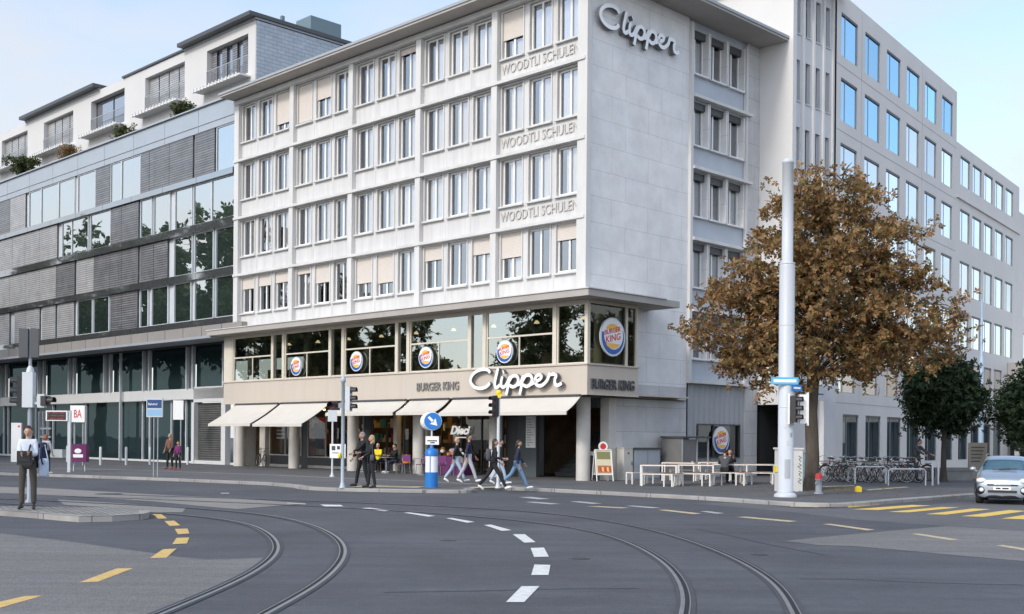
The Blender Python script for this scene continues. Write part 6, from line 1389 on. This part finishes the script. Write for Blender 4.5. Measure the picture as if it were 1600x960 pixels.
    b = MB(); b.tube([(-.5, .0, .665), (0, -.045, .665), (.5, .0, .665)], .014, 6); b.build('chrome_bar', M_CHROME, e)
    for s in (-1, 1): b = MB(); b.tube([(s * .1 - .25, .78, 1.15), (s * .1 + .3, .86, 1.20)], .01, 5); b.build('wiper', blk, e)
    for s in (-1, 1): b = MB(); b.tube([(s * .62, 1.8, 1.60), (s * .62, 2.2, 1.66), (s * .62, 3.2, 1.66), (s * .6, 3.6, 1.60)], .02, 6); b.build('roof_rail', chrome, e)
    return e
fl_ = G(1519, 787, 0); cc = G(1557, 789, 0)
make_car((cc.x + .16, cc.y + .0, 0), R(-26), .84, 'silver compact car with blue-tinted windscreen waiting at the yellow crossing')

# second row of terrace furniture, tar seams and drain covers
for i, (px, py) in enumerate(((1062, 752), (1118, 751))):
    p = G(px, py, PZ); p.y += .2
    place4(TT, 'terrace_table', p, R(-16), ['rear-row white terrace table in front of the bin shelter', 'rear-row white terrace table below the low shop window'][i], 'table', 'white terrace tables')
    place4(BT, 'terrace_bench', p + Vector((.3, .6, 0)), R(-16), ['rearmost bench in front of the bin shelter', 'rearmost bench below the low shop window'][i], 'bench', 'white terrace benches', 'seat')
place4(BT, 'terrace_bench', G(1006, 757, PZ) + Vector((-.1, .4, 0)), R(40), 'angled bench at the end of the terrace by the grey cabinets', 'bench', 'white terrace benches', 'seat')
b = MB()
for l in ([(600, 926), (740, 924), (860, 921), (1000, 920)], [(1087, 827), (1130, 835), (1200, 851), (1290, 868)], [(1250, 905), (1330, 906), (1450, 911), (1620, 915)]):
    ribbon(b, spline([G(x, y) for x, y in l], 6), -.014, .014, .005)
tag(b.build('tar_seam', M_SEAL), kind='structure')
for x, y, r, l in ((905, 873, .16, 'small round valve cover in the road between the two tram curves'), (700, 845, .14, 'small round valve cover left of the white dashes'), (1187, 867, .13, 'small round valve cover just outside the wide tram curve')):
    c = G(x, y); b = MB(); b.cyl((c.x, c.y, .004), (c.x, c.y, .010), r, n=24); b.cyl((c.x, c.y, .010), (c.x, c.y, .013), r * .7, n=24, mi=1); tag(b.build('valve_cover', [M_DGREY, M_SEAL]), l, 'valve cover')

b = MB(); b.box(-.9, .0, 1.42, 1.6, 0, 7.0); b.build('end_panel', M_LGREY, GB)
random.seed(21)
GC = [C_('goods_' + n, c) for n, c in (('red', (.40, .05, .04)), ('teal', (.04, .22, .24)), ('sand', (.45, .36, .24)), ('white', (.6, .6, .58)), ('navy', (.03, .05, .14)), ('ochre', (.5, .28, .06)))]
for x0, x1, y in ((-24.0, -21.4, 3.4), (-20.4, -16.2, 4.2), (-14.8, -12.4, 4.6), (-11.6, -8.0, 5.6)):
    for k in range(3):
        b = MB(); z = .7 + k * .75; b.box(x0, x1, y, y + .4, z, z + .04, 0); x = x0 + .05
        while x < x1 - .3:
            w = random.uniform(.12, .4); b.box(x, x + w * .9, y + .02, y + .35, z + .041, z + random.uniform(.2, .6), random.randrange(1, 7)); x += w
        b.build('goods_shelf', [M_DGREY] + GC, CB)

b = MB()
for a0, z, m_ in ((-95, 1.5, 0), (-70, 1.75, 1), (-120, 2.0, 0), (-88, 2.15, 2)):
    V = []
    for k in range(5): a = R(a0 + k * 5); V += [(.227 * math.cos(a), .227 * math.sin(a), z), (.227 * math.cos(a), .227 * math.sin(a), z + .13)]
    b.add(V, [(2 * k, 2 * k + 2, 2 * k + 3, 2 * k + 1) for k in range(4)], m_)
b.build('stickers', [M_LGREY, M_GREYM, M_YEL_PALE], ms)
b = MB(); V = []
for k in range(7): a = R(-110 + k * 7); V += [(.229 * math.cos(a), .229 * math.sin(a), .55), (.229 * math.cos(a), .229 * math.sin(a), 1.1)]
b.add(V, [(2 * k, 2 * k + 2, 2 * k + 3, 2 * k + 1) for k in range(6)]); b.build('hatch', mat('hatch_grey', (.40, .42, .44), .5), ms)

for i, (px, py, r_) in enumerate(((1052, 760, 62), (1112, 759, 58), (1162, 758, 64))):
    place4(BT, 'terrace_bench', G(px, py, PZ) + Vector((0, -.05, 0)), R(r_), ['end-on bench between the first two terrace tables', 'end-on bench between the second table and the seated guests', 'end-on bench right of the seated guests'][i], 'bench', 'white terrace benches', 'seat')
